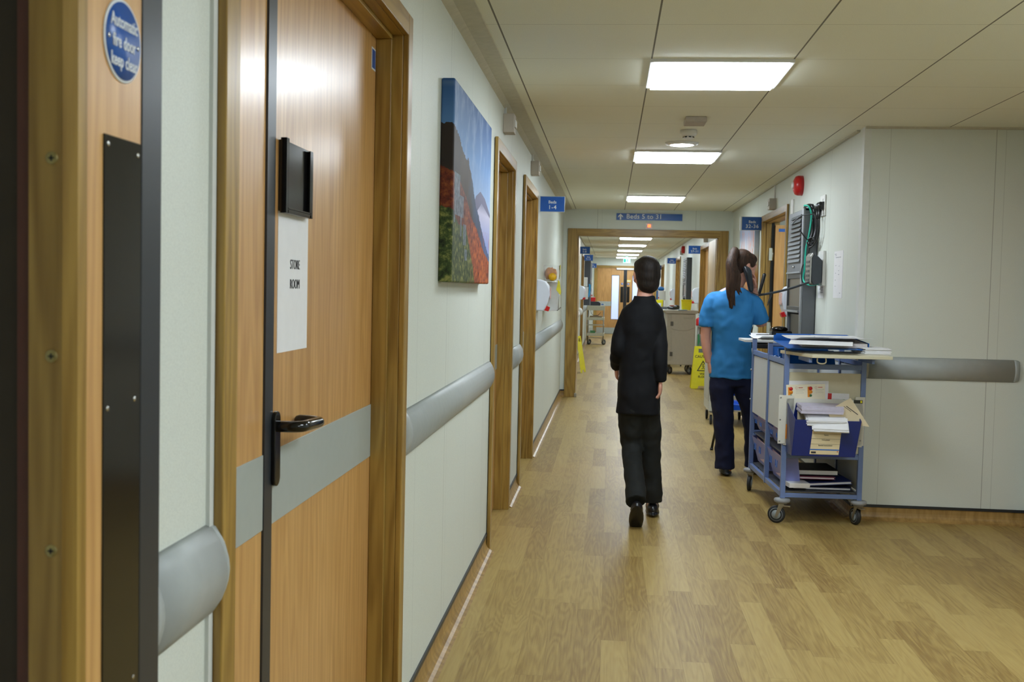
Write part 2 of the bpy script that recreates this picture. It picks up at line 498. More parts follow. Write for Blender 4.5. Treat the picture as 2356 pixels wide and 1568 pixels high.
# door_2: the store room door
d = thing('door_2', 'wood-veneer leaf-and-a-half store room door with a paper notice in the left foreground', 'door', kind='structure')
side_frame(d, 1, 1.63, 2.99)
leaf_box(d, 1, 2.082, 2.986, 'main_leaf'); leaf_box(d, 1, 1.634, 2.03, 'side_leaf')
tag(M().box(LF-.04, LF+.004, 2.031, 2.081, .006, HD-.003).build('edge_strip', DARKGREY, d), 'dark grey meeting strip')
tag(M().box(LF-.03, LF-.001, 2.976, 2.9885, .01, HD-.004).box(LF-.03, LF-.001, 2.08, 2.989, HD-.006, HD-.002).build('seal', BLACK, d), 'black door seal')
tag(M().box(LF, LF+.0025, 2.084, 2.976, .85, .998).build('protection_band', GREYBAND, d, bevel=.0008), 'grey band across the main leaf')
tag(M().box(LF, LF+.0025, 1.636, 2.029, .85, .998).build('protection_band', GREYBAND, d, bevel=.0008), 'grey band across the side leaf')
tag(M().box(LF, LF+.002, 2.084, 2.976, .01, .17).build('kick_plate', STEEL, d, bevel=.0008), 'steel kick plate')
lb = M().box(LF, LF+.001, 2.925, 2.972, 1.925, 1.985).build('fire_label', SIGNWHITE, d)
M().box(LF+.001, LF+.0015, 2.930, 2.967, 1.930, 1.980).build('label_face', BLUE, lb)
hp = tag(M().prism([(2.088+.018*math.cos(a), (1.06 if math.sin(a) > 0 else .945)+.018*math.sin(a)) for a in [2*math.pi*k/20 for k in range(20)]], 0, LF+.004, LF+.013).build('handle_plate', GLOSSBLACK, d, bevel=.002), 'glossy black handle plate')
lv = M(); x1 = LF+.062
lv.tube([(LF+.01, 2.09, 1.047), (LF+.035, 2.09, 1.047), (LF+.056, 2.098, 1.047), (x1, 2.12, 1.047), (x1, 2.20, 1.043), (x1-.004, 2.222, 1.042), (LF+.04, 2.232, 1.042), (LF+.014, 2.232, 1.043)], .0115, 14, sub=4, round_ends=True)
lv.build('lever', GLOSSBLACK, hp)
# paper notice
pn = tag(M().box(LF, LF+.001, 2.112, 2.325, 1.192, 1.478).build('paper_notice', PAPER), 'white paper notice reading STORE ROOM taped to the wooden door', 'notice')
text('STORE', .029, INK, PX((LF+.0015, 2.228, 1.372)), pn, squash=.8, bold=-.0003)
text('ROOM', .029, INK, PX((LF+.0015, 2.228, 1.331)), pn, squash=.8, bold=-.0003)
# document holder
hd = thing('document_holder', 'glossy black plastic document holder fixed to the store room door above the notice', 'document holder', (LF, 2.0, 0))
M().box(0, .010, .112, .296, 1.478, 1.620).build('back_plate', GLOSSBLACK, hd, bevel=.001)
M().box(.005, .018, .108, .120, 1.474, 1.624).box(.014, .018, .120, .126, 1.474, 1.624).build('side_rim', GLOSSBLACK, hd, bevel=.001)
M().box(.005, .018, .288, .300, 1.474, 1.618).box(.014, .018, .278, .288, 1.474, 1.618).build('side_rim', GLOSSBLACK, hd, bevel=.001)
M().box(.005, .018, .120, .288, 1.474, 1.482).box(.012, .018, .120, .288, 1.482, 1.486).build('bottom_rim', GLOSSBLACK, hd, bevel=.001)

# door_1: the narrow leaf and jamb in the extreme foreground
d = thing('door_1', 'fire door with a tall black push plate held open at the left edge of the picture', 'door', kind='structure')
m = M().mat(W_FRAME)
m.prism([(-.603, 1.07), (-.5665, 1.07), (-.5540, 1.078), (-.5540, 1.098), (-.603, 1.098)], 2, 0, H)
jb = m.build('frame', None, d)
for z in (.835, 1.047, 1.252, 1.457, 1.66):
    sc = M().lathe([(.0001, 1.0688), (.0058, 1.0688), (.0066, 1.0695), (.0066, 1.0702)], (-.578, 0, z), 1, 16)
    s_ = sc.build('screw', BRASS, jb)
    M().box(-.5812, -.5748, 1.0682, 1.0689, z-.0009, z+.0009).box(-.5789, -.5771, 1.0682, 1.0689, z-.0032, z+.0032).build('screw_slot', BLACK, s_)
tag(M().box(-.619, -.604, 1.076, 1.098, 0, H).build('seal', plain('maroon_seal', '542a20', .5), d), 'dark maroon seal strip')
tag(M().box(-.72, -.6195, 1.08, 1.098, 0, H).build('dark_strip', plain('dark_brown_strip', '2b2013', .6), d), 'dark brown strip')  # plain dark brown strip left of the maroon seal
M().box(-.590, -.5545, 1.099, 1.2285, .01, HD).build('leaf', W_LEAF, d)
tag(M().box(-.592, -.5535, 1.2305, 1.286, .01, HD).build('edge_strip', DARKGREY, d, bevel=.001), 'dark grey edge strip')
tag(M().box(-.592, -.558, 1.2285, 1.2305, .01, HD).build('edge_gap', BLACK, d), 'black gap line')
pp = tag(M().box(-.5545, -.5525, 1.134, 1.226, .84, 1.492).build('push_plate', BROWNBLACK, d, bevel=.0006), 'tall black push plate')
for y_, z_ in ((1.143, 1.482), (1.217, 1.478), (1.143, 1.190), (1.211, 1.194), (1.212, .862), (1.143, .86)):
    M().lathe([(.0001, -.5519), (.0028, -.5519), (.0032, -.5526)], (0, y_, z_), 0, 12).build('screw', CHROME, pp)
sg = thing('fire_door_sign', 'round blue sign reading Automatic fire door keep clear on the foreground door', 'sign')
M().lathe([(.0001, -.5530), (.0455, -.5530), (.0462, -.5536), (.0462, -.5544)], (0, 1.179, 1.6005), 0, 48).build('rim', SIGNWHITE, sg)
M().lathe([(.0001, -.5524), (.0428, -.5524), (.0428, -.5530)], (0, 1.179, 1.6005), 0, 48).build('disc', BLUE, sg)
for s_, z_ in (('Automatic', 1.620), ('fire door', 1.598), ('keep clear', 1.577)):
    text(s_, .0200, SIGNWHITE, PX((-.5522, 1.180, z_)), sg, bold=.0003, squash=.78)
for y_ in (1.143, 1.215):
    M().lathe([(.0001, -.5515), (.0026, -.5515), (.003, -.5524)], (0, y_, 1.600), 0, 12).build('screw', CHROME, sg)

# door_3, door_4 on the left
d = thing('door_3', 'wooden door just beyond the landscape picture, second doorway on the left', 'door', kind='structure')
side_frame(d, 1, 5.44, 6.40); leaf_box(d, 1, 5.443, 6.392); M().box(LF-.03, LF+.0, 5.4425, 5.446, .01, HD).build('seal', BLACK, d)  # thin black strip stands in for the shadow gap at the leaf edge
tag(M().box(LF, LF+.0025, 5.46, 6.39, .85, .998).build('protection_band', GREYBAND, d), 'grey band')
d = thing('door_4', 'wooden door under the Beds 1-4 sign, third doorway on the left', 'door', kind='structure')
side_frame(d, 1, 7.22, 8.38); leaf_box(d, 1, 7.223, 8.372)
tag(M().box(LF, LF+.0025, 7.24, 8.37, .85, .998).build('protection_band', GREYBAND, d), 'grey band')
tag(M().box(LF, LF+.002, 7.24, 8.37, .01, .17).build('kick_plate', STEEL, d), 'steel kick plate')
for i, (a, b) in enumerate(L_OPEN[3:]):
    d = thing('door_%d' % (5+i), ['wooden door in the far corridor before the Beds 5-8 sign', 'wooden door in the far corridor before the Beds 9-12 sign', 'wooden door in the far corridor before the Beds 13-16 sign'][i], 'door', kind='structure')
    side_frame(d, 1, a, b); leaf_box(d, 1, a+.003, b-.003)
for i, (a, b) in enumerate(R_OPEN[1:]):
    d = thing('door_%d' % (8+i), ['wooden door in the far corridor beside the Beds 27-31 sign', 'wooden door in the far corridor beside the Beds 22-26 sign', 'wooden door in the far corridor beside the Beds 17-21 sign'][i], 'door', kind='structure')
    side_frame(d, -1, a, b); leaf_box(d, -1, a+.003, b-.003)
# door_11: open door on the right behind the computer cabinet
d = thing('door_11', 'wooden door standing open into a room behind the wall computer cabinet', 'door', kind='structure')
side_frame(d, -1, 9.27, 10.67)
M().box(RW+.10, RW+.96, 10.60, 10.644, .006, HD-.03).build('leaf', W_LEAF_FAR, d)
lb = M().box(RW+.13, RW+.20, 10.598, 10.60, 1.935, 1.965).build('fire_label', BLUE, d)
for z_ in (1.72, 1.0, .3):
    tag(M().box(RW+.052, RW+.086, 10.648, 10.658, z_-.06, z_+.06).tube([(RW+.089, 10.645, z_-.06), (RW+.089, 10.645, z_+.06)], .007).build('hinge', CHROME, d), 'steel hinge')
tag(M().box(RW+.04, RW+.10, 10.660, 10.668, .01, HD-.01).build('seal', BLACK, d), 'black strip standing in for the dark door gap')  # black strip painted in for the dark gap behind the hinges
m = M().box(2.9, 3.0, 8.6, 11.6, 0, H).box(RW+.13, 3.0, 11.5, 11.6, 0, H).box(RW+.13, 3.0, 8.5, 8.6, 0, H)
tag(m.build('wall_room', WALL_X), 'pale walls of the room seen through the open door on the right', 'wall', kind='structure')
# door_12: frame at the right edge of the picture
d = thing('door_12', 'wooden door frame at the extreme right edge of the picture', 'door', kind='structure')
M().box(RX-.018, RX, 6.42, 6.48, 0, HD+.06).box(RX-.018, RX, 5.24, 5.30, 0, HD+.06).box(RX-.018, RX, 5.3, 6.42, HD, HD+.06).build('frame', W_FRAME, d, bevel=.002)
M().box(RX+.06, RX+.10, 5.3, 6.42, .005, HD).build('leaf', W_LEAF, d)

# door_13: cross-corridor doorway with held-open leaves
d = thing('door_13', 'wide oak-framed doorway across the corridor with its fire doors held open', 'door', kind='structure')
m = M().mat(W_FRAME)
for a, b, sgn in ((-.54, -.43, 1), (1.32, 1.42, -1)):
    m.box(a, b, YP-.018, YP, 0, 2.09)
for a, b in ((-.45, -.415), (1.30, 1.335)):
    m.box(a, b, YP-.012, YP+.17, 0, 2.03)
m.box(-.415, -.403, YP+.05, YP+.09, 0, 2.01).box(1.288, 1.30, YP+.05, YP+.09, 0, 2.01)
m.mat(W_FRAME_HX).box(-.43, 1.32, YP-.018, YP, 2.01, 2.09).box(-.415, 1.30, YP-.012, YP+.17, 2.003, 2.03)
m.build('frame', None, d, bevel=.0025)
for x, sgn in ((-.415, 1), (1.30, -1)):
    for z_ in (1.74, 1.0, .28):
        lo, hi = sorted((x, x+sgn*.004))
        tag(M().box(lo, hi, YP+.115, YP+.155, z_-.055, z_+.055).build('hinge', STEEL, d), 'steel hinge plate')
M().box(1.288, 1.332, YP+.19, YP+1.10, .006, 2.0).build('leaf', W_PALE, d)
M().box(-.46, -.416, YP+.19, YP+1.10, .006, 2.0).build('leaf', W_PALE, d)
M().box(-.415, -.385, YP-.02, YP+.0, 0, .05).build('floor_bolt', STEEL, d, bevel=.003)

# door_14: end doors
d = thing('door_14', 'closed wooden double doors with tall glass slits at the far end of the corridor', 'door', kind='structure')
m = M().mat(W_FRAME).box(-.50, -.42, YE-.018, YE, 0, 2.10).box(1.36, 1.44, YE-.018, YE, 0, 2.10).box(-.43, -.40, YE-.01, YE+.15, 0, 2.05).box(1.34, 1.37, YE-.01, YE+.15, 0, 2.05)
m.mat(W_FRAME_HX).box(-.42, 1.36, YE-.018, YE, 2.04, 2.10).box(-.40, 1.34, YE-.01, YE+.15, 2.03, 2.05)
m.build('frame', None, d, bevel=.002)
ye = YE+.03
def end_leaf(x0, x1, wx0, wx1):
    m = M().box(x0, wx0, ye, ye+.045, .005, 2.03).box(wx1, x1, ye, ye+.045, .005, 2.03).box(wx0, wx1, ye, ye+.045, .005, .46).box(wx0, wx1, ye, ye+.045, 1.80, 2.03)
    lf = m.build('leaf', W_LEAF_FAR, d)
    tag(M().box(wx0, wx1, ye+.018, ye+.026, .46, 1.80).build('glass', GLASS, lf), 'frosted glass slit glowing as if lit from behind')
    m = M()
    for a, b, c, e in ((wx0-.012, wx0, .45, 1.81), (wx1, wx1+.012, .45, 1.81), (wx0, wx1, .45, .46), (wx0, wx1, 1.80, 1.81)): m.box(a, b, ye-.006, ye, c, e)
    m.build('glazing_bead', DARKGREY, lf)
t = NT('glow_glass')
t.col(lin('c8d4f0')); t.p.inputs['Emission Color'].default_value = (*lin('b4c4f4'), 1); t.p.inputs['Emission Strength'].default_value = .30; t.rough(.3)  # emission stands in for light coming through the slits
GLASS = t.m
end_leaf(-.40, .40, .045, .26); end_leaf(.50, 1.34, .675, .885)
tag(M().box(.40, .445, ye-.01, ye+.045, .005, 2.03).box(.452, .50, ye-.01, ye+.045, .005, 2.03).box(.445, .452, ye+.01, ye+.04, .005, 2.03).build('meeting_strips', BLACK, d), 'black meeting strips')
tag(M().box(-.40, .40, ye-.003, ye, .01, .20).build('kick_plate', GREYBAND, d), 'grey kick plate'); tag(M().box(.50, 1.34, ye-.003, ye, .01, .20).build('kick_plate', GREYBAND, d), 'grey kick plate')
tag(M().box(-.40, .03, ye-.003, ye, .86, 1.0).build('protection_band', GREYBAND, d), 'grey band'); tag(M().box(.90, 1.34, ye-.003, ye, .86, 1.0).build('protection_band', GREYBAND, d), 'grey band')
M().box(.31, .395, ye-.004, ye, .98, 1.46).build('push_plate', BROWNBLACK, d); M().box(.505, .59, ye-.004, ye, .98, 1.46).build('push_plate', BROWNBLACK, d)
tag(M().box(.18, .70, ye-.06, ye, 1.975, 2.03).build('door_closer', WHITE, d, bevel=.004), 'white door closer housing')
for x in (.355, .545):
    s_ = thing('fire_door_sign', 'small round blue sign on the left leaf of the far double doors' if x < .4 else 'small round blue sign on the right leaf of the far double doors', 'sign', (x, ye, 1.545))
    M().lathe([(.0001, -.004), (.034, -.004), (.034, 0)], (0, 0, 0), 1, 20).build('disc', BLUE, s_)
    M().box(-.008, .008, -.0055, -.004, -.02, .02).box(-.018, .018, -.0055, -.004, -.004, .004).build('mark', SIGNWHITE, s_)
s_ = tag(M().box(.50, .61, ye-.004, ye, 1.61, 1.67).build('door_notice', plain('yellow_notice', 'd8cc66', .5)), 'small yellow and white notice on the far double doors', 'notice')
M().box(.51, .60, ye-.006, ye-.004, 1.625, 1.645).build('notice_strip', SIGNWHITE, s_)

# ---------------------------------------------------------------- crash rails
def rail(axis, a, b, at, sgn, label, z0=.83, z1=.968, dep=.034):
    prof = [(0, z0)]
    for k in range(9):
        t_ = k/8; ang = math.pi*t_
        prof.append((dep*(.35+.65*math.sin(ang))*(1 if 0 < k < 8 else .8), z0+.004+(z1-z0-.008)*t_))
    prof.append((0, z1))
    t_ = thing('crash_rail', label, 'handrail')
    m = M()
    pl = [(at+sgn*p, z) for p, z in prof]
    def scaled(f): return [(at+sgn*p*f, (z-(z0+z1)/2)*(1-(1-f)*.25)+(z0+z1)/2) for p, z in prof]
    L = .035
    def put(poly, t): return [tuple([p[0], t, p[1]]) if axis == 1 else tuple([t, p[0], p[1]]) for p in poly]
    m.rings([put(pl, a+L), put(pl, b-L)], smooth=True).build('rail', GREYRAIL, t_)
    for e0, e1 in ((a+L, a), (b-L, b)):
        c = M(); fr = [1, .93, .75, .42]
        c.rings([put(scaled(f), e0+(e1-e0)*q) for f, q in zip(fr, (0, .45, .8, 1))], smooth=True).build('end_cap', GREYRAIL, t_)
rail(1, 1.292, 1.590, LW, 1, 'grey moulded wall rail between the foreground fire door and store room door')
rail(1, 3.065, 5.355, LW, 1, 'grey moulded wall rail below the landscape picture')
rail(1, 6.475, 7.135, LW, 1, 'short grey wall rail between the second and third left doorways')
rail(1, 8.46, 13.15, LW, 1, 'grey wall rail below the white wipe dispenser on the left wall')
rail(1, 23.45, 27.9, LW, 1, 'grey wall rail behind the small trolley in the far corridor')
rail(0, RW+.03, 2.408, YR, -1, 'grey wall rail on the wall right of the notes trolley', .845, .978)

# ---------------------------------------------------------------- lights
def ceiling_light(y0, label, x=.451):
    t_ = thing('ceiling_light', label, 'ceiling light', (x, y0+.3, H))
    M().box(-.285, .285, -.285, .285, -.024, -.004).build('diffuser', LIGHT, t_)
    m = M().box(-.305, .305, -.305, -.287, -.014, 0).box(-.305, .305, .287, .305, -.014, 0).box(-.305, -.287, -.287, .287, -.014, 0).box(.287, .305, -.287, .287, -.014, 0)
    m.build('frame', WHITE, t_)
PLX = 1
PL = [(4.707, 'large nearest square light panel in the ceiling'), (7.707, 'square light panel behind the round downlight'), (11.307, 'square light panel just before the cross wall'),
      (14.4, 'light panel just past the cross doorway'), (17.4, 'light panel hidden above the cross doorway head'),
      (20.1, 'nearest light panel seen through the cross doorway'), (23.2, 'second light panel seen through the cross doorway'), (26.3, 'third light panel seen through the cross doorway'),
      (29.2, 'fourth light panel seen through the cross doorway'), (31.9, 'farthest light panel just before the end wall')]
for y0, l in PL: ceiling_light(y0, l)
ceiling_light(2.907, 'unseen light panel added over the open area to the right of the viewer', 1.651)  # out of view, added to brighten the facing right wall and floor
ceiling_light(1.107, 'unseen light panel added just behind the top edge of the view', 1.051)  # out of view, added to brighten the near left wall
ceiling_light(9.3, 'light panel in the room behind the open door on the right', 2.40)
ceiling_light(-.7, 'unseen light panel added over the open area behind the viewer', 1.651)  # added behind the viewer as extra fill for the right side
t_ = thing('downlight', 'round recessed downlight between the two nearest light panels', 'ceiling light', (.451, 7.33, H))
M().lathe([(.078, -.016), (.108, -.010), (.112, 0), (.078, 0), (.078, -.016)], n=32, cap=False).build('rim', WHITE, t_)
M().lathe([(.0001, -.014), (.079, -.014), (.079, -.004)], n=32).build('lamp', LIGHTD, t_)
t_ = thing('smoke_detector', 'white round smoke detector on the ceiling before the downlight', 'smoke detector', (.455, 6.75, H))
M().lathe([(.05, 0), (.052, -.022), (.045, -.034), (.034, -.038)], n=28).build('base', WHITE, t_)
M().lathe([(.034, -.034), (.033, -.052), (.02, -.058), (.0001, -.058)], n=28).build('sensor', WHITE, t_)
for k in range(8):
    a = math.pi/4*k+.2
    M().xf(Matrix.Rotation(a, 4, 'Z')).box(.032, .0345, -.008, .008, -.048, -.041).build('slot', BLACK, t_)
M().box(.40, .52, 6.22, 6.40, H-.03, H).build('ceiling_box', plain('beige_box', 'a89f93', .5), bevel=.004)
tag(bpy.data.objects['ceiling_box'], 'plain off-white box on the ceiling nearer than the smoke detector', 'box')

# ---------------------------------------------------------------- signs
def bed_sign(side, y, z0, z1, l1, l2, label, wdt=.205):
    X = LW if side > 0 else RW
    t_ = thing('ward_sign', label, 'sign', group=None)
    x0, x1 = (X, X+wdt) if side > 0 else (X-wdt, X)
    M().box(x0, x1, y-.006, y+.012, z0, z1).build('panel', SIGNEDGE, t_, bevel=.001)
    f = .004
    M().box(x0+f, x1-f, y-.0072, y-.006, z0+f, z1-f).build('face', BLUE, t_)
    cx = (x0+x1)/2; h = z1-z0
    text(l1, h*.27, SIGNWHITE, MY((cx, y-.0078, z0+h*.62)), t_, bold=.0006)
    text(l2, h*.36, SIGNWHITE, MY((cx, y-.0078, z0+h*.29)), t_, bold=.0008, spacing=1.15)
    if side < 0: M().box(x0-.014, x0, y-.006, y+.03, z0+.0, z1).build('end_edge', SIGNWHITE, t_)
bed_sign(1, 8.9, 1.969, 2.098, 'Beds', '1-4', 'blue hanging sign reading Beds 1-4 on the left wall')
bed_sign(1, 20, 2.0, 2.135, 'Beds', '5-8', 'small blue sign reading Beds 5-8, nearest on the left beyond the doorway')
bed_sign(1, 23.6, 1.97, 2.105, 'Beds', '9-12', 'small blue sign reading Beds 9-12 in the far corridor')
bed_sign(1, 29.7, 1.945, 2.07, 'Beds', '13-16', 'small blue sign reading Beds 13-16, farthest on the left')
bed_sign(-1, 10.78, 1.954, 2.088, 'Beds', '32-36', 'blue sign reading Beds 32-36 above the nurse on the right wall')
bed_sign(-1, 18, 1.97, 2.105, 'Beds', '27-31', 'blue sign reading Beds 27-31 beyond the cross doorway')
bed_sign(-1, 24.6, 1.97, 2.10, 'Beds', '22-26', 'small blue sign reading Beds 22-26 in the far corridor')
bed_sign(-1, 31.5, 1.97, 2.095, 'Beds', '17-21', 'small blue sign reading Beds 17-21, farthest on the right')
t_ = thing('direction_sign', 'long blue sign reading Beds 5 to 31 with an up arrow above the cross doorway', 'sign')
M().box(.049, .857, YP-.014, YP, 2.199, 2.288).build('panel', SIGNEDGE, t_)
M().box(.052, .854, YP-.016, YP-.014, 2.203, 2.284).build('face', BLUE, t_)
text('Beds 5 to 31', .080, SIGNWHITE, MY((.172, YP-.017, 2.246)), t_, align='LEFT', bold=.001, spacing=1.06)
M().prism([(.092, 2.208), (.112, 2.208), (.112, 2.250), (.132, 2.232), (.132, 2.250), (.102, 2.280), (.072, 2.250), (.072, 2.232), (.092, 2.250)], 1, YP-.0175, YP-.016).build('arrow', SIGNWHITE, t_)
t_ = thing('door_indicator', 'small white square indicator with red lights over the cross doorway', 'indicator')
M().box(.413, .497, YP-.012, YP, 2.094, 2.176).build('plate', plain('pinkish_white', 'd8cfc8', .4), t_, bevel=.002)
RL = emit('red_led', 'ff3a12', 6)
for z_ in (2.147, 2.136, 2.125): M().box(.438, .472, YP-.015, YP-.012, z_-.0035, z_+.0035).build('red_light', RL, t_)
M().box(.424, .428, YP-.0135, YP-.012, 2.133, 2.139).box(.482, .486, YP-.0135, YP-.012, 2.133, 2.139).build('screws', DARKGREY, t_)
# exit sign
t_ = thing('exit_sign', 'green and white illuminated exit sign hanging before the end wall', 'sign', (.455, 31.4, 2.21))
M().box(-.10, .10, -.012, .012, -.065, .06).box(-.02, .02, -.005, .005, .06, .122).build('body', emit('exit_glow', '9fe8e4', 1.3), t_, bevel=.002)
GREEN = emit('exit_green', '1aa08c', .9)
M().box(-.085, -.03, -.014, -.012, -.05, .045).build('door_mark', GREEN, t_)
M().lathe([(.0001, -.0145), (.012, -.0145), (.012, -.012)], (.02, 0, .035), 1, 12).tube([(.015, -.0135, .02), (.02, -.0135, -.01), (.045, -.0135, -.035)], .006, 6).tube([(.02, -.0135, -.01), (-.005, -.0135, -.03)], .006, 6).tube([(.0, -.0135, .0), (.04, -.0135, .015)], .004, 6).build('running_mark', GREEN, t_)

# white control boxes above doors
def wall_box(side, y, z, label, d_=.06, w_=.11, h_=.10, light=True):
    X = LW if side > 0 else RW; s = side
    t_ = thing('door_release_box', label, 'control box')
    lo, hi = sorted((X, X+s*d_)); M().box(lo, hi, y, y+w_, z, z+h_).build('case', OFFWHITE, t_, bevel=.003)
    lo, hi = sorted((X+s*d_, X+s*(d_+.008))); M().box(lo, hi, y+.02, y+w_-.02, z+.03, z+.07).build('sensor', WHITE, t_, bevel=.002)
    lo, hi = sorted((X, X+s*.012)); M().box(lo, hi, y+w_*.4, y+w_*.65, z+h_, H-.012).build('conduit', WHITE, t_)
wall_box(1, 5.78, 2.168, 'off-white box above the second left doorway')
wall_box(1, 7.80, 2.157, 'off-white box above the third left doorway')
wall_box(-1, 9.95, 2.10, 'off-white box above the open door on the right')
wall_box(-1, 16.8, 2.11, 'small off-white box above the door beside the Beds 27-31 sign')
wall_box(-1, 22.4, 2.10, 'small off-white box high on the far right wall')
# alarm sounders
def sounder(y, z, label, r=.075):
    t_ = thing('alarm_sounder', label, 'alarm', (RW, y, z))
    M().lathe([(r, -.0), (r, -.035), (r*.9, -.055), (r*.55, -.068), (.0001, -.070)], axis=0, n=28).build('body', RED, t_)
    M().lathe([(r*.35, -.066), (r*.30, -.082), (.0001, -.084)], axis=0, n=20).build('lens', WHITE, t_)
sounder(8.62, 2.185, 'red round fire alarm sounder high on the right wall above the computer cabinet', .078)
sounder(22.0, 2.19, 'small red alarm sounder on the far right wall')
# ---------------------------------------------------------------- pictures
def landscape_mat():
    t = NT('landscape_print')
    tc = t.n('TexCoord'); x, y, z = t.sep(tc.outputs['Object'])
    # the canvas wraps: u runs on around the near edge
    u = t.math('ADD', t.math('DIVIDE', y, 1.14), t.math('MULTIPLY', t.math('SUBTRACT', x, .045), 1.0))
    v = t.math('DIVIDE', z, .70)
    def curve(pts):
        nd = t.n('FloatCurve'); c = nd.mapping.curves[0]
        c.points[0].location = pts[0]; c.points[-1].location = pts[-1]
        for p in pts[1:-1]: c.points.new(*p)
        for p in c.points: p.handle_type = 'VECTOR'
        nd.mapping.update(); return nd
    co = t.comb(t.math('MULTIPLY', y, 1.), t.math('MULTIPLY', z, 1.), 0.)
    co = t.comb(y, z, t.math('MULTIPLY', x, -1.)); nf = t.noise(co, 40, 5, .65); nc = t.noise(co, 6, 3, .5)
    us = t.math('MULTIPLY', t.math('ADD', u, .1), 1/1.1)
    def at(pts):
        nd = curve([((a+.1)/1.1, b) for a, b in pts]); t.l(us, nd.inputs['Value']); return nd.outputs[0]
    jit = t.math('MULTIPLY', t.math('SUBTRACT', nf, .5), .05)
    vj = t.math('ADD', v, jit)
    sky = t.ramp(v, [(.45, lin('9db4d8')), (.7, lin('5f8cc4')), (1., lin('24508a'))])
    cl = t.noise(t.comb(t.math('ADD', t.math('MULTIPLY', y, 6.), t.math('MULTIPLY', z, -2.)), t.math('ADD', t.math('MULTIPLY', z, 3.), t.math('MULTIPLY', y, 2.)), 0.), 1.6, 4, .6)
    sky = t.mix(t.ramp(cl, [(.5, (0, 0, 0)), (.8, (.55, .55, .55))]), sky, lin('b7cbe6'))
    def under(vv, pts, soft=.006):
        return t.math('MULTIPLY', t.math('LESS_THAN', vv, at(pts)), 1.)
    c = t.mix(under(v, [(-.1, .30), (.45, .40), (.55, .50), (.68, .545), (.82, .52), (1.0, .44)]), sky, lin('6c6a86'))
    mist = t.ramp(v, [(.25, lin('8c9bd0')), (.42, lin('c3bfd6')), (.47, lin('8a88a4'))])
    c = t.mix(under(v, [(-.1, .2), (.55, .40), (.72, .48), (1., .42)]), c, mist)
    hill = t.ramp(t.math('ADD', t.math('MULTIPLY', nc, .6), t.math('MULTIPLY', u, .5)), [(.28, lin('2c2320')), (.45, lin('41301f')), (.6, lin('3a4458')), (.8, lin('3d5a86'))])
    sky_line = [(-.1, .79), (-.02, .785), (.0, .775), (.10, .745), (.20, .685), (.30, .655), (.33, .675), (.36, .640), (.44, .58), (.50, .50), (.56, .44), (.64, .40), (.72, .33), (.82, .27), (.92, .21), (1.0, .17)]
    c = t.mix(under(vj, sky_line), c, hill)
    red = t.ramp(t.math('ADD', t.math('MULTIPLY', nf, .8), t.math('MULTIPLY', nc, .3)), [(.42, lin('3b1410')), (.55, lin('8c3a1e')), (.68, lin('c06a2c')), (.78, lin('d98e3a'))])
    red = t.mix(t.ramp(u, [(.25, (.55, .55, .55)), (.55, (0, 0, 0))]), red, lin('35150f'))
    c = t.mix(under(vj, [(-.1, .60), (.0, .55), (.15, .52), (.3, .46), (.45, .36), (.6, .31), (.8, .20), (1.0, .14)]), c, red)
    green = t.ramp(t.math('ADD', nf, t.math('MULTIPLY', nc, .2)), [(.42, lin('141b0c')), (.6, lin('3d4d22')), (.75, lin('8a8a4a'))])
    g = under(vj, [(-.1, .40), (0, .36), (.12, .30), (.3, .30), (.38, .22), (.5, .10), (.56, 0.0), (1., 0.)])
    c = t.mix(g, c, green)
    def rect(u0, u1, v0, v1):
        a = t.math('MULTIPLY', t.math('GREATER_THAN', u, u0), t.math('LESS_THAN', u, u1))
        b = t.math('MULTIPLY', t.math('GREATER_THAN', v, v0), t.math('LESS_THAN', v, v1))
        return t.math('MULTIPLY', a, b)
    slate = t.ramp(nf, [(.35, lin('46505a')), (.65, lin('8390a0'))])
    for r_ in ((.03, .15, .44, .55), (.05, .24, .34, .45), (.03, .055, .30, .55), (.17, .2, .24, .36), (.24, .31, .20, .31), (.28, .34, .12, .18)):
        c = t.mix(t.math('MULTIPLY', rect(*r_), .8), c, slate)
    lit = t.ramp(t.noise(t.comb(t.math('MULTIPLY', y, 30.), t.math('MULTIPLY', z, 9.), 0.), 1.5, 4, .6), [(.52, (0, 0, 0)), (.7, (1, 1, 1))])
    c = t.mix(t.math('MULTIPLY', t.math('MULTIPLY', lit, rect(.42, 1.05, 0., .32)), .7), c, lin('c8642c'))
    t.col(c); t.rough(.55); t.p.inputs['Specular IOR Level'].default_value = .3
    return t.m
def canvas(name, label, loc, w_, h_, dep, mat, side):
    """canvas stretched on a frame: near-bottom corner of its back at loc"""
    t_ = thing(name, label, 'picture', loc)
    m = M()
    x = (0, dep) if side > 0 else (-dep, 0)
    m.box(x[0], x[1], 0, w_, 0, h_)
    m.build('canvas', mat, t_, bevel=.006)
    M().box(min(x[0], x[0]+.004) if side > 0 else -.008, .008 if side > 0 else 0, .02, w_-.02, -.004, .0).build('stretcher', TRIMW, t_)
    return t_
canvas('landscape_picture', 'large canvas print of a bracken-covered mountainside under blue sky on the left wall', (LW, 3.69, 1.350), 1.14, .70, .048, landscape_mat(), 1)
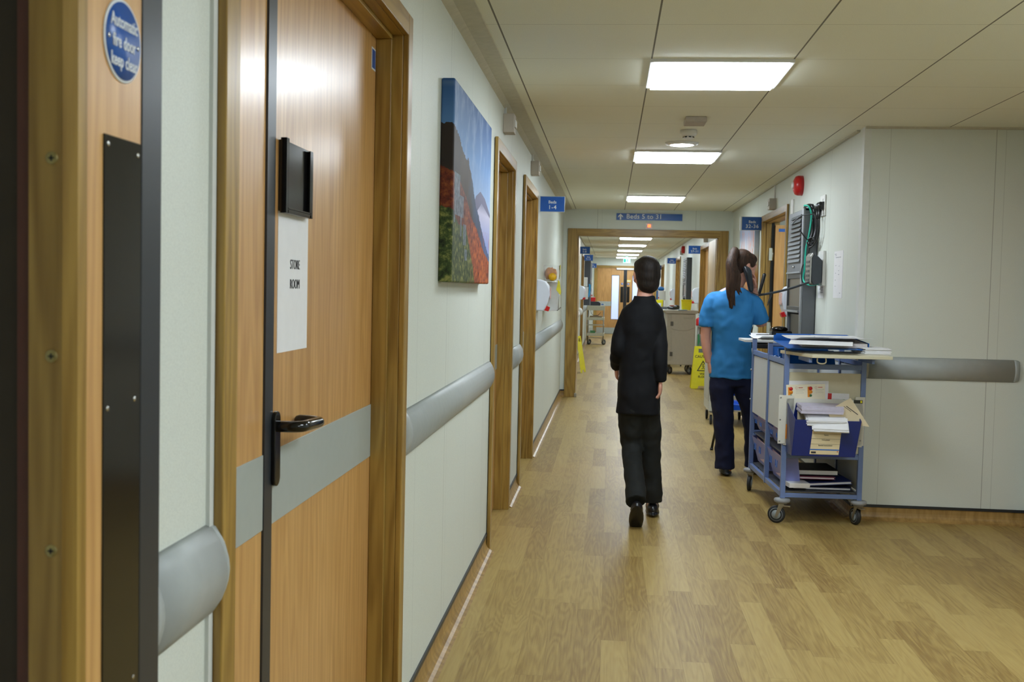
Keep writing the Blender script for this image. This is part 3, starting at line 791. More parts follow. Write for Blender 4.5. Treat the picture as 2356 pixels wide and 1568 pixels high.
def abstract_mat():
    t = NT('abstract_print')
    tc = t.n('TexCoord'); x, y, z = t.sep(tc.outputs['Object'])
    co = t.comb(t.math('MULTIPLY', y, 3.), t.math('MULTIPLY', z, 1.), 0.)
    n = t.noise(co, 1.6, 3, .5, 1.2)
    base = t.ramp(t.math('SUBTRACT', t.math('DIVIDE', z, .8), t.math('MULTIPLY', n, .3)), [(.05, lin('2a211f')), (.25, lin('c88a3a')), (.4, lin('dcc3a2')), (.6, lin('c6c8ce')), (.8, lin('8c9ab2'))])
    wv = t.math('ABSOLUTE', t.math('SUBTRACT', t.math('FRACT', t.math('MULTIPLY', n, 3.5)), .5))
    c = t.mix(t.ramp(wv, [(.0, (1, 1, 1)), (.11, (0, 0, 0))]), base, lin('d8762e'))
    t.col(c); t.rough(.4)
    return t.m
canvas('abstract_picture', 'canvas print with orange curves on pale blue, below the Beds 32-36 sign', (RW, 10.98, 1.18), 1.25, .86, .048, abstract_mat(), -1)
def dusk_mat():
    t = NT('dusk_print'); co = t.coord((1, 1, 1)); x, y, z = t.sep(t.n('TexCoord').outputs['Object'])
    n = t.noise(co, 3, 3)
    t.col(t.ramp(t.math('ADD', t.math('MULTIPLY', n, .5), t.math('MULTIPLY', z, .8)), [(.2, lin('6e6248')), (.5, lin('33302e')), (.75, lin('9c7c62')), (1., lin('6a6e80'))])); t.rough(.4)
    return t.m
canvas('framed_picture', 'dark canvas print on the left wall just beyond the cross doorway', (LW, 16.2, 1.30), 1.2, .80, .048, dusk_mat(), 1)

# ---------------------------------------------------------------- dispensers on the walls
def dispenser(side, y, z, label, s=1., group=None):
    """rounded white wipe / gel dispenser with a red nozzle, D-shaped seen along the wall"""
    X = LW if side > 0 else RW
    t_ = thing('dispenser', label, 'dispenser', (X, y, z), group=group)
    prof = [(0, 0)]
    hh, dd = .265*s, .115*s
    pts = [(.0, 0), (.062, 0), (.075, .02), (.098, .07), (.112, .13), (.112, .17), (.098, .215), (.07, .25), (.03, .264), (0, .265)]
    poly = [(side*a*s, b*s) for a, b in pts]
    m = M(); m.prism(poly, 1, 0, .20*s)
    m.build('casing', plain('dispenser_white', 'cfd3dc', .35, var=.01), t_, bevel=.008*s)
    M().prism([(side*.060*s, .004), (side*.100*s, -.006), (side*.112*s, .03*s), (side*.078*s, .045*s)], 1, .06*s, .14*s).build('nozzle', RED, t_, bevel=.002)
    a, b = sorted((side*.112*s, side*.1145*s)); M().box(a, b, .03*s, .17*s, .10*s, .20*s).build('label_strip', plain('dispenser_label', 'd0a8a0', .4, var=.3, scale=80), t_)
dispenser(1, 8.72, 1.157, 'white rounded wipe dispenser with red nozzle, nearest on the left wall past the third doorway', .96)
dispenser(1, 20.6, 1.15, 'first of two white dispensers beyond the Beds 5-8 sign', 1.0)
dispenser(1, 21.4, 1.15, 'second of two white dispensers beyond the Beds 5-8 sign', 1.0)
dispenser(1, 29.8, 1.17, 'small white dispenser under the Beds 13-16 sign', 1.0)
dispenser(-1, 8.72, 1.155, 'white dispenser with red nozzle half hidden behind the computer cabinet', .96)
dispenser(-1, 18.15, 1.15, 'white dispenser behind the shoulder of the nurse', 1.0)
dispenser(-1, 24.75, 1.15, 'white dispenser beyond the Beds 22-26 sign on the right', 1.0)
dispenser(-1, 30.9, 1.14, 'farthest white dispenser on the right wall', 1.0)
# apron and glove holder on the near left wall
g = thing('glove_holder', 'clear box holding orange gloves over a white wall bracket, left wall before the cross doorway', 'holder', (LW, 9.55, 1.145))
M().box(.0, .004, -.02, .36, 0, .41).box(.0, .118, .30, .304, 0, .255).build('bracket', WHITE, g, bevel=.001)
M().box(0, .118, 0, .304, -.006, 0).box(.03, .10, -.012, 0, .258, .275).build('lower_shelf', WHITE, g)
m = M().box(.0, .125, 0, .003, .262, .405).box(.0, .125, .297, .30, .262, .405).box(.122, .125, 0, .30, .262, .405).box(0, .125, 0, .30, .258, .262)
m.build('clear_box', CLEAR, g)
og = tag(M().ell((.045, .12, .325), (.040, .10, .060)).ell((.085, .13, .33), (.03, .07, .045)).ell((.07, .2, .31), (.04, .07, .045)).tube([(.06, .12, .35), (.075, .10, .385)], [.012, .006], 8).tube([(.09, .12, .34), (.107, .10, .365)], [.012, .006], 8).build('orange_bag', plain('orange_bag', 'd07a00', .6, var=.15, scale=25), g, remesh=.004, smooth_it=2), 'crumpled orange bags')
ar = tag(M().lathe([(.033, -.06), (.035, .0), (.034, .14), (.012, .142)], (.082, .02, .298), 1, 22).build('yellow_roll', plain('yellow_roll', 'f0b81c', .45, var=.15, scale=60), g), 'yellow roll of bags')
M().tube([(.135, .12, .40), (.14, .12, .33), (.135, .12, .28)], .004, 6).tube([(.125, .3, .25), (.127, .3, .1), (.126, .3, 0)], .004, 6).tube([(.12, .2, -.004), (.14, .18, .01), (.155, .15, .028)], .004, 6).build('metal_hook', STEEL, g)
yb = tag(M().prism([(.128, .275), (.143, .255), (.158, .165), (.150, .135), (.112, .185), (.122, .23)], 1, .10, .11).prism([(.14, .41), (.147, .405), (.145, .30), (.139, .31)], 1, .12, .126).build('yellow_bag', plain('yellow_bag', 'e8dc3c', .4, var=.1), g, bevel=.002), 'loose yellow plastic bag')
# far-left apron dispenser with blue apron
g = thing('apron_dispenser', 'tall white apron dispenser with a blue strip hanging from it in the far left corridor', 'dispenser', (LW, 22.4+1.2, 1.13))
M().box(0, .11, 0, .22, .0, .27).box(0, .09, 0, .22, .28, .48).build('casing', WHITE, g, bevel=.006)
tag(M().prism([(.115, .06), (.135, .04), (.165, .16), (.170, .32), (.125, .34), (.13, .2)], 1, .02, .10).build('blue_apron', plain('apron_blue', '2f9ad6', .4), g), 'blue plastic apron')
M().tube([(.16, .06, .34), (.165, .06, .43)], .005, 6).build('metal_hook', STEEL, g)
# small round white knobs of gel dispensers lower on the wall
for y_, l in ((18.0, 'white oval gel pump low on the left wall just past the cross doorway'), (19.95, 'second white oval gel pump low on the far left wall')):
    g = thing('gel_pump', l, 'dispenser', (LW, y_, .93))
    M().ell((.04, 0, 0), (.06, .06, .075)).build('body', WHITE, g); M().box(0, .012, -.05, .05, -.08, .08).build('mount_plate', WHITE, g)
# right: blue glove dispenser near the far right end
g = thing('apron_dispenser', 'white dispenser with a blue bag on top near the Beds 17-21 sign', 'dispenser', (RW, 29.0, 1.10))
M().box(-.16, 0, 0, .22, 0, .26).build('casing', WHITE, g, bevel=.01)
tag(M().ell((-.12, .1, .31), (.09, .09, .06)).box(-.24, -.20, .06, .12, .02, .26).build('blue_bag', plain('apron_blue2', '1668b0', .4), g), 'blue plastic bag')
# small items on the right wall
t_ = thing('wall_chart', 'white laminated instruction sheet on the right wall left of the corner', 'notice', (RW, 7.03, 1.318))
M().box(-.002, 0, 0, .27, 0, .305).build('sheet', PAPER, t_)
m = M()
for k, (y_, z_, w_) in enumerate(((.20, .285, .05), (.20, .275, .03), (.06, .262, .16), (.20, .21, .02), (.20, .16, .02), (.11, .175, .02), (.10, .15, .03), (.2, .115, .02), (.2, .075, .02), (.10, .205, .015), (.05, .03, .03))): m.box(-.0026, -.002, y_, y_+w_, z_, z_+.004)
m.build('printed_marks', plain('grey_ink', '8e929a', .6), t_)
t_ = thing('wall_notice', 'small printed notice on the right wall below the telephone', 'notice', (RW, 7.62, 1.315))
M().box(-.002, 0, 0, .20, 0, .225).build('sheet', PAPER, t_)
m = M()
for k in range(11): m.box(-.0026, -.002, .02, .06+.11*random.random()+.02, .035+.012*k, .040+.012*k)
m.build('printed_marks', plain('grey_ink2', '7a7d86', .6), t_)
t_ = thing('blank_plate', 'small blank white plate on the right wall between door frame and alarm', 'plate', (RW, 8.98, 1.96))
M().box(-.01, 0, 0, .09, 0, .15).build('plate', WHITE, t_, bevel=.002)
M().lathe([(.0001, -.012), (.004, -.012), (.004, -.009)], (0, .045, .03), 0, 10).build('screw', STEEL, t_)
# sockets, plugs and leads
t_ = thing('wall_socket', 'white double socket with two black plugs high on the right wall', 'socket', (RW, 7.64, 1.885))
M().box(-.011, 0, 0, .17, 0, .145).build('plate', WHITE, t_, bevel=.003)
M().box(-.015, -.011, .06, .075, .10, .12).build('switch', WHITE, t_)
for y_ in (.045, .115):
    p = M().ell((-.030, y_, .07), (.022, .026, .030)).box(-.024, -.010, y_-.024, y_+.024, .042, .098).tube([(-.034, y_, .05), (-.036, y_, .0), (-.036, y_, -.02)], [.012, .009, .007], 10).build('plug', BLACK, t_)
c_ = tag(M().tube([(RW-.036, 7.69, 1.87), (RW-.034, 7.69, 1.78), (RW-.036, 7.74, 1.72), (RW-.05, 7.82, 1.69), (RW-.07, 7.86, 1.70), (RW-.045, 7.88, 1.78), (RW-.04, 7.90, 1.88)], .006, 8, sub=5).tube([(RW-.036, 7.755, 1.87), (RW-.036, 7.76, 1.79), (RW-.04, 7.80, 1.72), (RW-.06, 7.84, 1.70), (RW-.075, 7.84, 1.73), (RW-.05, 7.82, 1.74), (RW-.04, 7.8, 1.70), (RW-.07, 7.83, 1.67), (RW-.085, 7.85, 1.71)], .006, 8, sub=5)
    .build('power_lead', BLACK), 'black looped power leads hanging below the white double socket', 'cable')
c_ = tag(M().tube([(RW-.04, 7.76, 1.90), (RW-.12, 7.84, 1.90), (RW-.17, 7.88, 1.86), (RW-.19, 7.886, 1.83)], .004, 8, sub=5).tube([(RW-.135, 7.886, 1.80), (RW-.09, 7.885, 1.74), (RW-.05, 7.87, 1.71)], .004, 8, sub=4).tube([(RW-.05, 7.87, 1.71), (RW-.075, 7.885, 1.60), (RW-.11, 7.888, 1.52), (RW-.10, 7.885, 1.42), (RW-.06, 7.80, 1.41)], .0035, 8, sub=5)
    .build('thin_lead', BLACK), 'thin black lead draped over the side of the computer cabinet', 'cable')
tag(M().tube([(RW-.10, 7.93, 1.975), (RW-.075, 7.888, 1.965), (RW-.055, 7.885, 1.90), (RW-.065, 7.885, 1.78), (RW-.085, 7.885, 1.66), (RW-.09, 7.885, 1.52), (RW-.095, 7.885, 1.44), (RW-.07, 7.80, 1.405), (RW-.03, 7.72, 1.41), (RW-.004, 7.70, 1.42)], .006, 10, sub=6).build('network_cable', plain('teal_cable', '1fb89e', .35)), 'teal network cable running down the side of the computer cabinet', 'cable')
# telephone on the wall
ph = thing('wall_telephone', 'grey wall telephone base with a silver front on the right wall', 'telephone', (RW, 7.56, 1.40))
M().box(-.02, 0, .02, .20, 0, .24).build('mount_plate', WHITE, ph, bevel=.002)
M().prism([(-.02, .02), (-.075, .0), (-.095, .03), (-.095, .19), (-.08, .215), (-.05, .20), (-.02, .17)], 1, .03, .19).build('body', plain('phone_grey', '3c424a', .35), ph, bevel=.006)
M().prism([(-.096, .01), (-.106, .015), (-.106, .20), (-.09, .225), (-.085, .21), (-.096, .19)], 1, .02, .20).build('front_panel', STEEL, ph, bevel=.003)
m = M()
for z_ in (.03, .06, .09, .125, .155): m.box(-.108, -.104, .05, .17, z_, z_+.016)
m.build('buttons', DARKGREY, ph)
def coil(a, b, sag, r=.007, turns=70, wr=.0022):
    a, b = Vector(a), Vector(b); pts = []; n = turns*7
    for i in range(n+1):
        t_ = i/n; p = a.lerp(b, t_); p.z -= sag*4*t_*(1-t_)
        an = 2*math.pi*turns*t_
        pts.append(p+Vector((0, math.cos(an)*r, math.sin(an)*r)))
    return pts
cc = M().tube(coil((RW-.10, 7.60, 1.425), (1.07, 7.92, 1.325), .012), .0028, 5)
cc.tube(coil((1.155, 7.86, 1.332), (1.13, 7.87, 1.26), -.004, .010, 9), .003, 5).tube([(1.07, 7.92, 1.325), (1.03, 7.93, 1.34), (1.005, 7.94, 1.375)], .003, 5, sub=3)
tag(cc.build('coiled_cord', plain('cord_grey', '33383c', .4)), 'coiled grey telephone cord stretched from the wall telephone to the handset', 'cord')

# ---------------------------------------------------------------- wall computer cabinets
def computer_cabinet(side, y0, y1, z0, z1, dep, label, full=True):
    GREYMET = MATS['grey_cabinet'] if full else plain('far_cabinet', '3a3d42', .4)
    X = LW if side > 0 else RW
    s = side
    t_ = thing('computer_cabinet', label, 'computer cabinet', (X, y0, 0))
    L_ = y1-y0
    def bx(m, a, b, *r):
        lo, hi = sorted((s*a, s*b)); return m.box(lo, hi, *r)
    zs1, zs0 = z0+.56*(z1-z0), z0+.28*(z1-z0)   # screen bay
    m = M()
    bx(m, 0, dep-.012, 0, .02, z0, z1); bx(m, 0, dep-.012, L_-.02, L_, z0, z1); bx(m, 0, dep-.012, 0, L_, z1-.02, z1); bx(m, 0, .01, 0, L_, z0, z1)
    bx(m, .01, dep-.012, .02, L_-.02, zs0-.02, zs0)
    m.build('housing', GREYMET, t_, bevel=.004)
    bx(M(), dep-.012, dep, 0, .05, z0, z1).build('edge_rail', plain('edge_light_grey', '8a8e92', .35), t_, bevel=.003)
    # louvred upper door
    m = M(); bx(m, dep-.03, dep-.004, .05, L_-.001, zs1, z1-.005); m.build('upper_door', GREYMET2 if not full else GREYMET, t_, bevel=.003)
    n = 11
    for k in range(n):
        z_ = zs1+.07+(z1-zs1-.12)*k/(n-1)*.97
        w0 = .08; w1 = L_-(.16 if k > 5 else .04)
        lv_ = M(); lv_.prism([(s*(dep-.004), z_), (s*(dep+.010), z_), (s*(dep+.002), z_+.020), (s*(dep-.004), z_+.022)], 1, w0, w1)
        lv_.build('louvre', plain('louvre_grey', '505356', .5), t_)
        bx(M(), dep-.0045, dep-.003, w0, w1, z_-.012, z_).build('louvre_gap', BLACK, t_)
    M().lathe([(.0001, s*(dep+.012)), (.009, s*(dep+.010)), (.009, s*(dep-.004))], (0, L_*.5, zs1+.035), 0, 14).build('lock', CHROME, t_)
    # screen bay
    m = M(); bx(m, dep-.022, dep-.006, .05, .085, zs0, zs1-.01); bx(m, dep-.022, dep-.006, L_-.03, L_, zs0, zs1-.01); bx(m, dep-.022, dep-.006, .085, L_-.03, zs1-.05, zs1-.01); bx(m, dep-.022, dep-.006, .085, L_-.03, zs0, zs0+.03)
    m.build('screen_frame', DARKGREY, t_, bevel=.002)
    bx(M(), dep-.03, dep-.016, .085, L_-.03, zs0+.03, zs1-.05).build('screen', plain('dark_screen', '59544a', .25), t_)
    bx(M(), .0, dep+.006, .05, L_, zs1-.012, zs1).build('ledge', plain('edge_light_grey', '8a8e92', .35), t_)
    if full:
        bx(M(), .02, dep+.012, .05, L_, zs0-.012, zs0).build('lower_ledge', MATS['edge_light_grey'], t_)
        m = M(); bx(m, dep, dep+.33, .19, L_+.08, z0, z0+.03); m.build('fold_down_desk', BLACK, t_, bevel=.004)
        m = M(); bx(m, .015, dep-.03, .03, L_-.03, z0+.03, zs0-.03); m.build('recess_back', BLACK, t_)
    return t_
computer_cabinet(-1, 7.90, 8.55, .93, 1.955, .108, 'grey louvred computer cabinet fixed to the right wall beside the nurse')
M().ell((RW-.05, 8.0, 1.955), (.045, .09, .04)).tube([(RW-.045, 7.93, 1.98), (RW-.025, 7.885, 1.90), (RW-.02, 7.87, 1.80), (RW-.04, 7.86, 1.72)], .012, 10, sub=5).build('cable_bundle', BLACK)
tag(bpy.data.objects['cable_bundle'], 'thick bundle of black cable on top of the near computer cabinet', 'cable')
computer_cabinet(-1, 19.9, 20.8, .95, 1.97, .10, 'dark computer cabinet on the right wall of the far corridor', False)
computer_cabinet(1, 24.5, 25.9, .985, 2.0, .15, 'dark computer cabinet on the far left wall above the small trolley', False)
# things on the fold-down desk (desk top z = .96)
DZ = .962
def sheet(name, x, y, z, w_, l_, rz, label, cat='paper', th=.0015, mat=PAPER, sag=0.):
    m = M(); n = 6
    up, dn = [], []
    for i in range(n+1):
        t_ = i/n; zz = sag*(t_-.5)**2*4
        up.append([(-w_/2, (t_-.5)*l_, zz+th), (w_/2, (t_-.5)*l_, zz+th), (w_/2, (t_-.5)*l_, zz), (-w_/2, (t_-.5)*l_, zz)])
    m.rings(up, smooth=False)
    o = m.build(name, mat)
    o.location = (x, y, z); o.rotation_euler = (0, 0, rz)
    return tag(o, label, cat)
sheet('paper_sheet', 1.20, 8.40, DZ+.036, .24, .22, .25, 'curled white papers on the fold-down desk beside the nurse', sag=.03)
kb = thing('keyboard_tray', 'black keyboard and clutter on the fold-down desk', 'keyboard', (1.11, 8.30, DZ))
M().box(-.06, .07, -.14, .20, 0, .028).build('base', BLACK, kb, bevel=.006); M().box(-.05, .06, -.12, .18, .028, .034).build('keys', DARKGREY, kb, bevel=.003)
mo = thing('desk_telephone', 'black desk telephone base with a rounded top on the fold-down desk', 'telephone', (1.27, 8.17, DZ))
M().box(-.065, .085, -.035, .09, .03, .10).build('body', BLACK, mo, bevel=.01); M().ell((.0, .02, .112), (.062, .06, .022)).build('rounded_top', GLOSSBLACK, mo)
M().box(-.065, .085, -.035, .09, 0, .03).build('foot', BLACK, mo)
arm = thing('black_gripped_arm', 'slim metal arm with a black grip rising beside the face of the nurse', 'arm', (1.10, 8.56, DZ))
M().tube([(0, 0, 0), (.03, 0, .2), (.064, .0, .385)], .008, 10).build('metal_rod', CHROME, arm)
M().tube([(.062, 0, .375), (.096, .0, .52)], [.012, .015], 12, round_ends=True).build('grip', BLACK, arm)
M().box(-.04, .04, -.04, .04, 0, .012).build('foot', BLACK, arm, bevel=.003)
# ---------------------------------------------------------------- notes trolley
def castor(parent, x, y, r=.052, steer=0., name='castor', disc=True, tyre=RUBBER, top=.118):
    """swivel castor whose stem is at (x, y); wheel trails by .03 along the steer direction"""
    dx, dy = math.cos(steer), math.sin(steer)
    R = Matrix.Translation((x, y, 0)) @ Matrix.Rotation(steer, 4, 'Z')
    m = M().xf(R)
    m.mat(STEEL)
    m.box(-.016, .016, -.020, .020, top-.008, top)
    for s in (-1, 1):
        m.prism([(-.014, top-.006), (.016, top-.006), (.036, r-.012), (.022, r-.012)], 1, s*.017-.0015, s*.017+.0015)
    m.box(-.05, .0, -.012, .012, top-.016, top-.008)
    c = m.build(name, None, parent)
    w = M().xf(R); w.mat(tyre).lathe([(r*.74, -.012), (r*.94, -.011), (r, -.004), (r, .004), (r*.94, .011), (r*.74, .012)], (.03, 0, r), 1, 28)
    w.mat(plain('wheel_hub', '8b9498', .4)).lathe([(.0001, -.0135), (r*.5, -.0135), (r*.52, -.010), (r*.75, -.0125), (r*.75, .0125), (r*.52, .010), (r*.5, .0135), (.0001, .0135)], (.03, 0, r), 1, 28)
    w.build('wheel', None, c)
    return c
cart = thing('notes_trolley', 'blue-grey framed ward notes trolley with cream panels standing by the right-hand corner', 'trolley', (1.030, 6.335, 0), .045)
CW, CL = .440, 1.05
P_ = .014
fr = M()
for x in (0, CW):
    for y in (0, .50, CL):
        fr.box(x-P_, x+P_, y-P_, y+P_, .15, 1.005 if (x and not y) else 1.028)
    fr.box(x-.011, x+.011, 0, CL, .155, .185)
    fr.box(x-.011, x+.011, 0, CL, .925, .955)
    fr.box(x-.011, x+.011, 0, CL, .375, .395) if x else None
for y in (0, CL):
    fr.box(0, CW, y-.011, y+.011, .155, .18); fr.box(0, CW, y-.011, y+.011, .385, .410); fr.box(0, CW, y-.011, y+.011, .905, .935)
for y in (.12, .62):
    for z in (.38, .50): fr.box(0, .05, y+.37, y+.385, z, z+.012)
fr.build('frame', CARTBLUE, cart, bevel=.002)
m = M()
for x in (0, CW):
    for y in (0, .50, CL): m.box(x-P_+.001, x+P_-.001, y-P_+.001, y+P_-.001, 1.027 if not (x and not y) else 1.004, 1.032 if not (x and not y) else 1.009)
m.build('post_caps', BLACK, cart)
for a, b in ((P_, .50-P_), (.50+P_, CL-P_)):
    M().box(-.004, .004, a, b, .535, .918).build('side_panel', plain('white_panel', 'c9cdcc', .4, var=.01), cart, bevel=.001)
    M().box(CW-.004, CW+.004, a, b, .2, .918).build('side_panel', MATS['white_panel'], cart, bevel=.001)
M().box(P_, CW-P_, -.004, .006, .42, .885).build('end_panel', CREAM, cart, bevel=.001)
m = M().box(P_, CW-P_, 0, CL, .392, .400).box(P_, CW-P_, .01, CL-.01, .186, .192)
m.build('shelf', plain('dark_shelf', '3c4048', .4), cart)
for x in (0, CW):
    for z in (.62, .82): M().lathe([(.0001, -.011), (.006, -.009), (.006, 0)], (-.012 if not x else CW+.012, CL, z), 0, 10).build('screw', STEEL, cart)
for x, y, st in ((0, 0, 2.75), (CW, 0, 1.85), (0, CL, 4.4), (CW, CL, .2)):
    tag(M().lathe([(.03, .122), (.044, .126), (.048, .136), (.044, .146), (.02, .150), (.0001, .150)], (x, y, 0), 2, 28).lathe([(.0001, .118), (.03, .118), (.03, .124)], (x, y, 0), 2, 20).build('bumper', BUMPER, cart), 'grey rubber bumper disc')
    castor(cart, x, y, .051, st)
# white file pocket bracket on the near end
m = M().box(-.042, .045, -.022, -.018, .470, .752).box(CW-.045, CW+.010, -.022, -.018, .470, .752).box(.0, CW, -.022, -.018, .462, .735).box(-.010, CW, -.019, -.004, .462, .468)
pk = m.build('file_bracket', plain('white_metal', 'd8d6ca', .4, var=.02), cart, bevel=.001)
for x, z in ((-.032, .738), (-.032, .61), (-.032, .485), (CW-.01, .50), (CW-.01, .60)): M().lathe([(.0001, -.0245), (.0045, -.024), (.0045, -.0215)], (x, 0, z), 1, 10).build('rivet', STEEL, pk)
tag(M().box(CW-.055, CW-.005, -.0235, -.022, .715, .735).build('maker_label', plain('black_label', '2a2a22', .4), pk), 'small black and yellow label')
M().box(CW-.018, CW-.008, -.0245, -.0235, .718, .732).build('yellow_mark', YELLOW, pk)
# local -> world helper for the loads of the trolley
CM = Matrix.Translation((1.030, 6.335, 0)) @ Matrix.Rotation(.045, 4, 'Z')
def on_cart(name, label, cat, x, y, z, rz=0, group=None):
    p = CM @ Vector((x, y, z))
    return thing(name, label, cat, p, .045+rz, group)
# cream flap boards
fb = on_cart('flap_board', 'cream flap shelf folded out from the near end of the notes trolley', 'shelf', 0, 0, 0)
M().prism([(-.028, .06), (.065, -.345), (.500, -.345), (.500, .08)], 2, .990, 1.008).build('board', CREAM, fb, bevel=.002)
M().tube([(.10, -.315, .99), (.10, -.318, .965), (.125, -.318, .958), (.145, -.318, .965), (.145, -.315, .99)], .004, 8, sub=3).tube([(.34, -.1, .99), (.34, -.1, .98), (.36, -.1, .98)], .004, 6).build('wire_handle', CREAM, fb)
M().box(.06, .075, -.30, -.026, .962, .990).build('support_bar', CARTBLUE, fb)
M().box(.40, .415, -.30, -.026, .962, .990).build('support_bar', CARTBLUE, fb)
fb2 = on_cart('flap_board', 'narrow white flap shelf at the far end of the notes trolley', 'shelf', 0, 0, 0)
M().box(-.06, CW+.02, CL+.018, CL+.30, 1.005, 1.022).build('board', WHITE, fb2, bevel=.002)
M().box(.1, .34, CL+.016, CL+.03, .985, 1.005).build('support_bar', CARTBLUE, fb2)
# blue box file hung on the near end
bf = on_cart('box_file', 'dark blue plastic box file hung on the near end of the notes trolley', 'box file', .006, -.025, .425)
FW = .36
def ringbox(x0, x1, y0, y1, z): return [(x0, y0, z), (x1, y0, z), (x1, y1, z), (x0, y1, z)]
m = M()
m.prism([(0, 0), (.355, 0), (.385, .205), (.015, .205)], 1, -.155, -.151)
m.prism([(0, 0), (.355, 0), (.375, .285), (.05, .285)], 1, -.004, 0)
m.add([(0, -.155, 0), (0, 0, 0), (.0, 0, .285), (.015, -.155, .205), (.004, -.155, 0), (.004, 0, 0), (.004, 0, .285), (.019, -.155, .205)], [(0, 1, 2, 3), (7, 6, 5, 4), (0, 4, 5, 1), (1, 5, 6, 2), (2, 6, 7, 3), (3, 7, 4, 0)])
m.add([(.355, -.155, 0), (.355, 0, 0), (.375, 0, .285), (.385, -.155, .205), (.351, -.155, 0), (.351, 0, 0), (.371, 0, .285), (.381, -.155, .205)], [(3, 2, 1, 0), (4, 5, 6, 7), (0, 1, 5, 4), (1, 2, 6, 5), (2, 3, 7, 6), (3, 0, 4, 7)])
m.box(0, .355, -.155, 0, 0, .004)
m.build('body', NAVY, bf, bevel=.003)
lbm = tag(M().prism([(.100, .012), (.262, .012), (.275, .165), (.115, .165)], 1, -.157, -.155).build('label', plain('cream_label', 'd9c8a0', .5, var=.01), bf), 'cream card label')
M().box(.100, .263, -.1580, -.157, .036, .042).build('blue_line', BINDER, lbm)
M().box(.110, .272, -.1578, -.157, .128, .1290).box(.108, .270, -.1578, -.157, .1005, .1015).box(.104, .267, -.1578, -.157, .070, .071).build('ruled_lines', INK, lbm)
text('Name', .010, INK, MY((.190, -.1582, .122)), lbm); text('Consultant', .010, INK, MY((.188, -.1582, .095)), lbm); text('Special Instructions', .010, INK, MY((.186, -.1582, .064)), lbm)
M().box(.108, .135, -.158, -.157, .018, .028).build('dark_mark', INK, lbm); M().lathe([(.0001, -.158), (.003, -.158), (.003, -.157)], (.255, 0, .030), 1, 10).build('red_mark', RED, lbm)
def stack(name, label, x, y, z, w_, l_, n, th, rx=0, rz=0, jit=.006, mat=PAPER, cat='papers', ry=0):
    """a pile of sheets with slightly shuffled edges"""
    m = M(); zz = 0
    for k in range(n):
        a = random.uniform(-jit, jit); b = random.uniform(-jit, jit); an = random.uniform(-.5, .5)*jit*3
        m.xf(Matrix.Translation((a, b, zz)) @ Matrix.Rotation(an, 4, 'Z')).box(-w_/2, w_/2, -l_/2, l_/2, 0, th*.94); zz += th
    o = m.build(name, mat)
    p = CM @ Vector((x, y, z)); o.location = p; o.rotation_euler = (rx, ry, .045+rz)
    return tag(o, label, cat)
stack('forms_bundle', 'thick white bundle of forms across the top of the blue box file', .175, -.10, .668, .235, .14, 7, .0060, .05, -.02, .002, plain('lilac_paper', 'c9c4d8', .6))
stack('loose_letters', 'white letters spilling over the front of the blue box file', .195, -.13, .628, .21, .13, 6, .0045, .42, -.06, .008)
stack('loose_letters', 'folded white letters drooping over the label of the blue box file', .215, -.182, .600, .19, .09, 4, .004, .70, -.14, .006)
cd = tag(M().prism([(-.11, .0), (.125, -.085), (.02, .075)], 1, 0, .002).prism([(-.11, -.0), (-.09, -.06), (.125, -.085)], 1, .0, .002).build('buff_card', plain('buff', 'd8c8a6', .6, var=.01)), 'buff card standing cornerwise in the blue box file', 'card')
cd.location = CM @ Vector((.335-.02, -.150, .683)); cd.rotation_euler = (-.12, 0, .045)
M().xf(Matrix.Rotation(.62, 4, 'Y')).box(-.02, .06, -.0008, 0, .018, .022).box(-.03, .02, -.0008, 0, .010, .0125).build('printed_line', INK, cd)
stack('manila_sheets', 'edge-on buff sheets standing in the blue box file', .105, -.075, .52, .10, .004, 3, .05, 0, 0, .004, MATS['buff'])
# leaflets standing behind the bracket
def leaflet(name, label, x, z, w_, h_, tilt, y, mat=PAPER, cat='leaflet'):
    t_ = on_cart(name, label, cat, x, y, z); t_.rotation_euler = (0, tilt, .045)
    M().box(0, w_, -.0010, 0, 0, h_).build('sheet', mat, t_)
    return t_
ORANGE = plain('print_orange', 'e08a1c', .5); DGREEN = plain('print_green', '3c6a3c', .5); GRID = plain('print_grey', '8c8f90', .5)
leaflet('plain_leaflet', 'plain white sheet standing behind the orange-printed leaflet on the trolley', .0, .60, .245, .235, -.02, -.010)
lf2 = leaflet('plain_leaflet', 'white sheet leaning out at the left edge of the trolley bracket', -.030, .60, .10, .215, .14, -.012)
lf1 = leaflet('printed_leaflet', 'cream leaflet with orange, red and green printed panels standing in the trolley bracket', .008, .600, .222, .212, -.05, -.015, plain('leaflet_cream', 'e6dec6', .5, var=.01))
for cx in (.010, .122):
    for cz in (.138, .055):
        g_ = M().box(cx, cx+.014, -.0016, -.001, cz-.0, cz+.060); g_.build('orange_band', ORANGE, lf1)
        M().lathe([(.0001, -.0020), (.011, -.0020), (.011, -.001)], (cx+.017, 0, cz+.050), 1, 14).build('red_print', RED, lf1)
        M().lathe([(.0001, -.0018), (.011, -.0018), (.011, -.001)], (cx+.017, 0, cz+.030), 1, 14).build('orange_print', ORANGE, lf1)
        M().lathe([(.0001, -.0018), (.008, -.0018), (.008, -.001)], (cx+.017, 0, cz+.009), 1, 14).build('green_print', DGREEN, lf1)
        M().box(cx+.045, cx+.095, -.0014, -.001, cz+.042, cz+.0435).box(cx+.045, cx+.085, -.0014, -.001, cz+.034, cz+.035).box(cx+.045, cx+.09, -.0014, -.001, cz+.024, cz+.025).build('printed_lines', GRID, lf1)
        M().lathe([(.0055, -.0016), (.0066, -.0016), (.0066, -.001), (.0055, -.001), (.0055, -.0016)], (cx+.048, 0, cz+.055), 1, 14, cap=False).box(cx+.060, cx+.085, -.0016, -.001, cz+.053, cz+.057).build('red_outline', plain('print_red', 'b04a3a', .5), lf1)
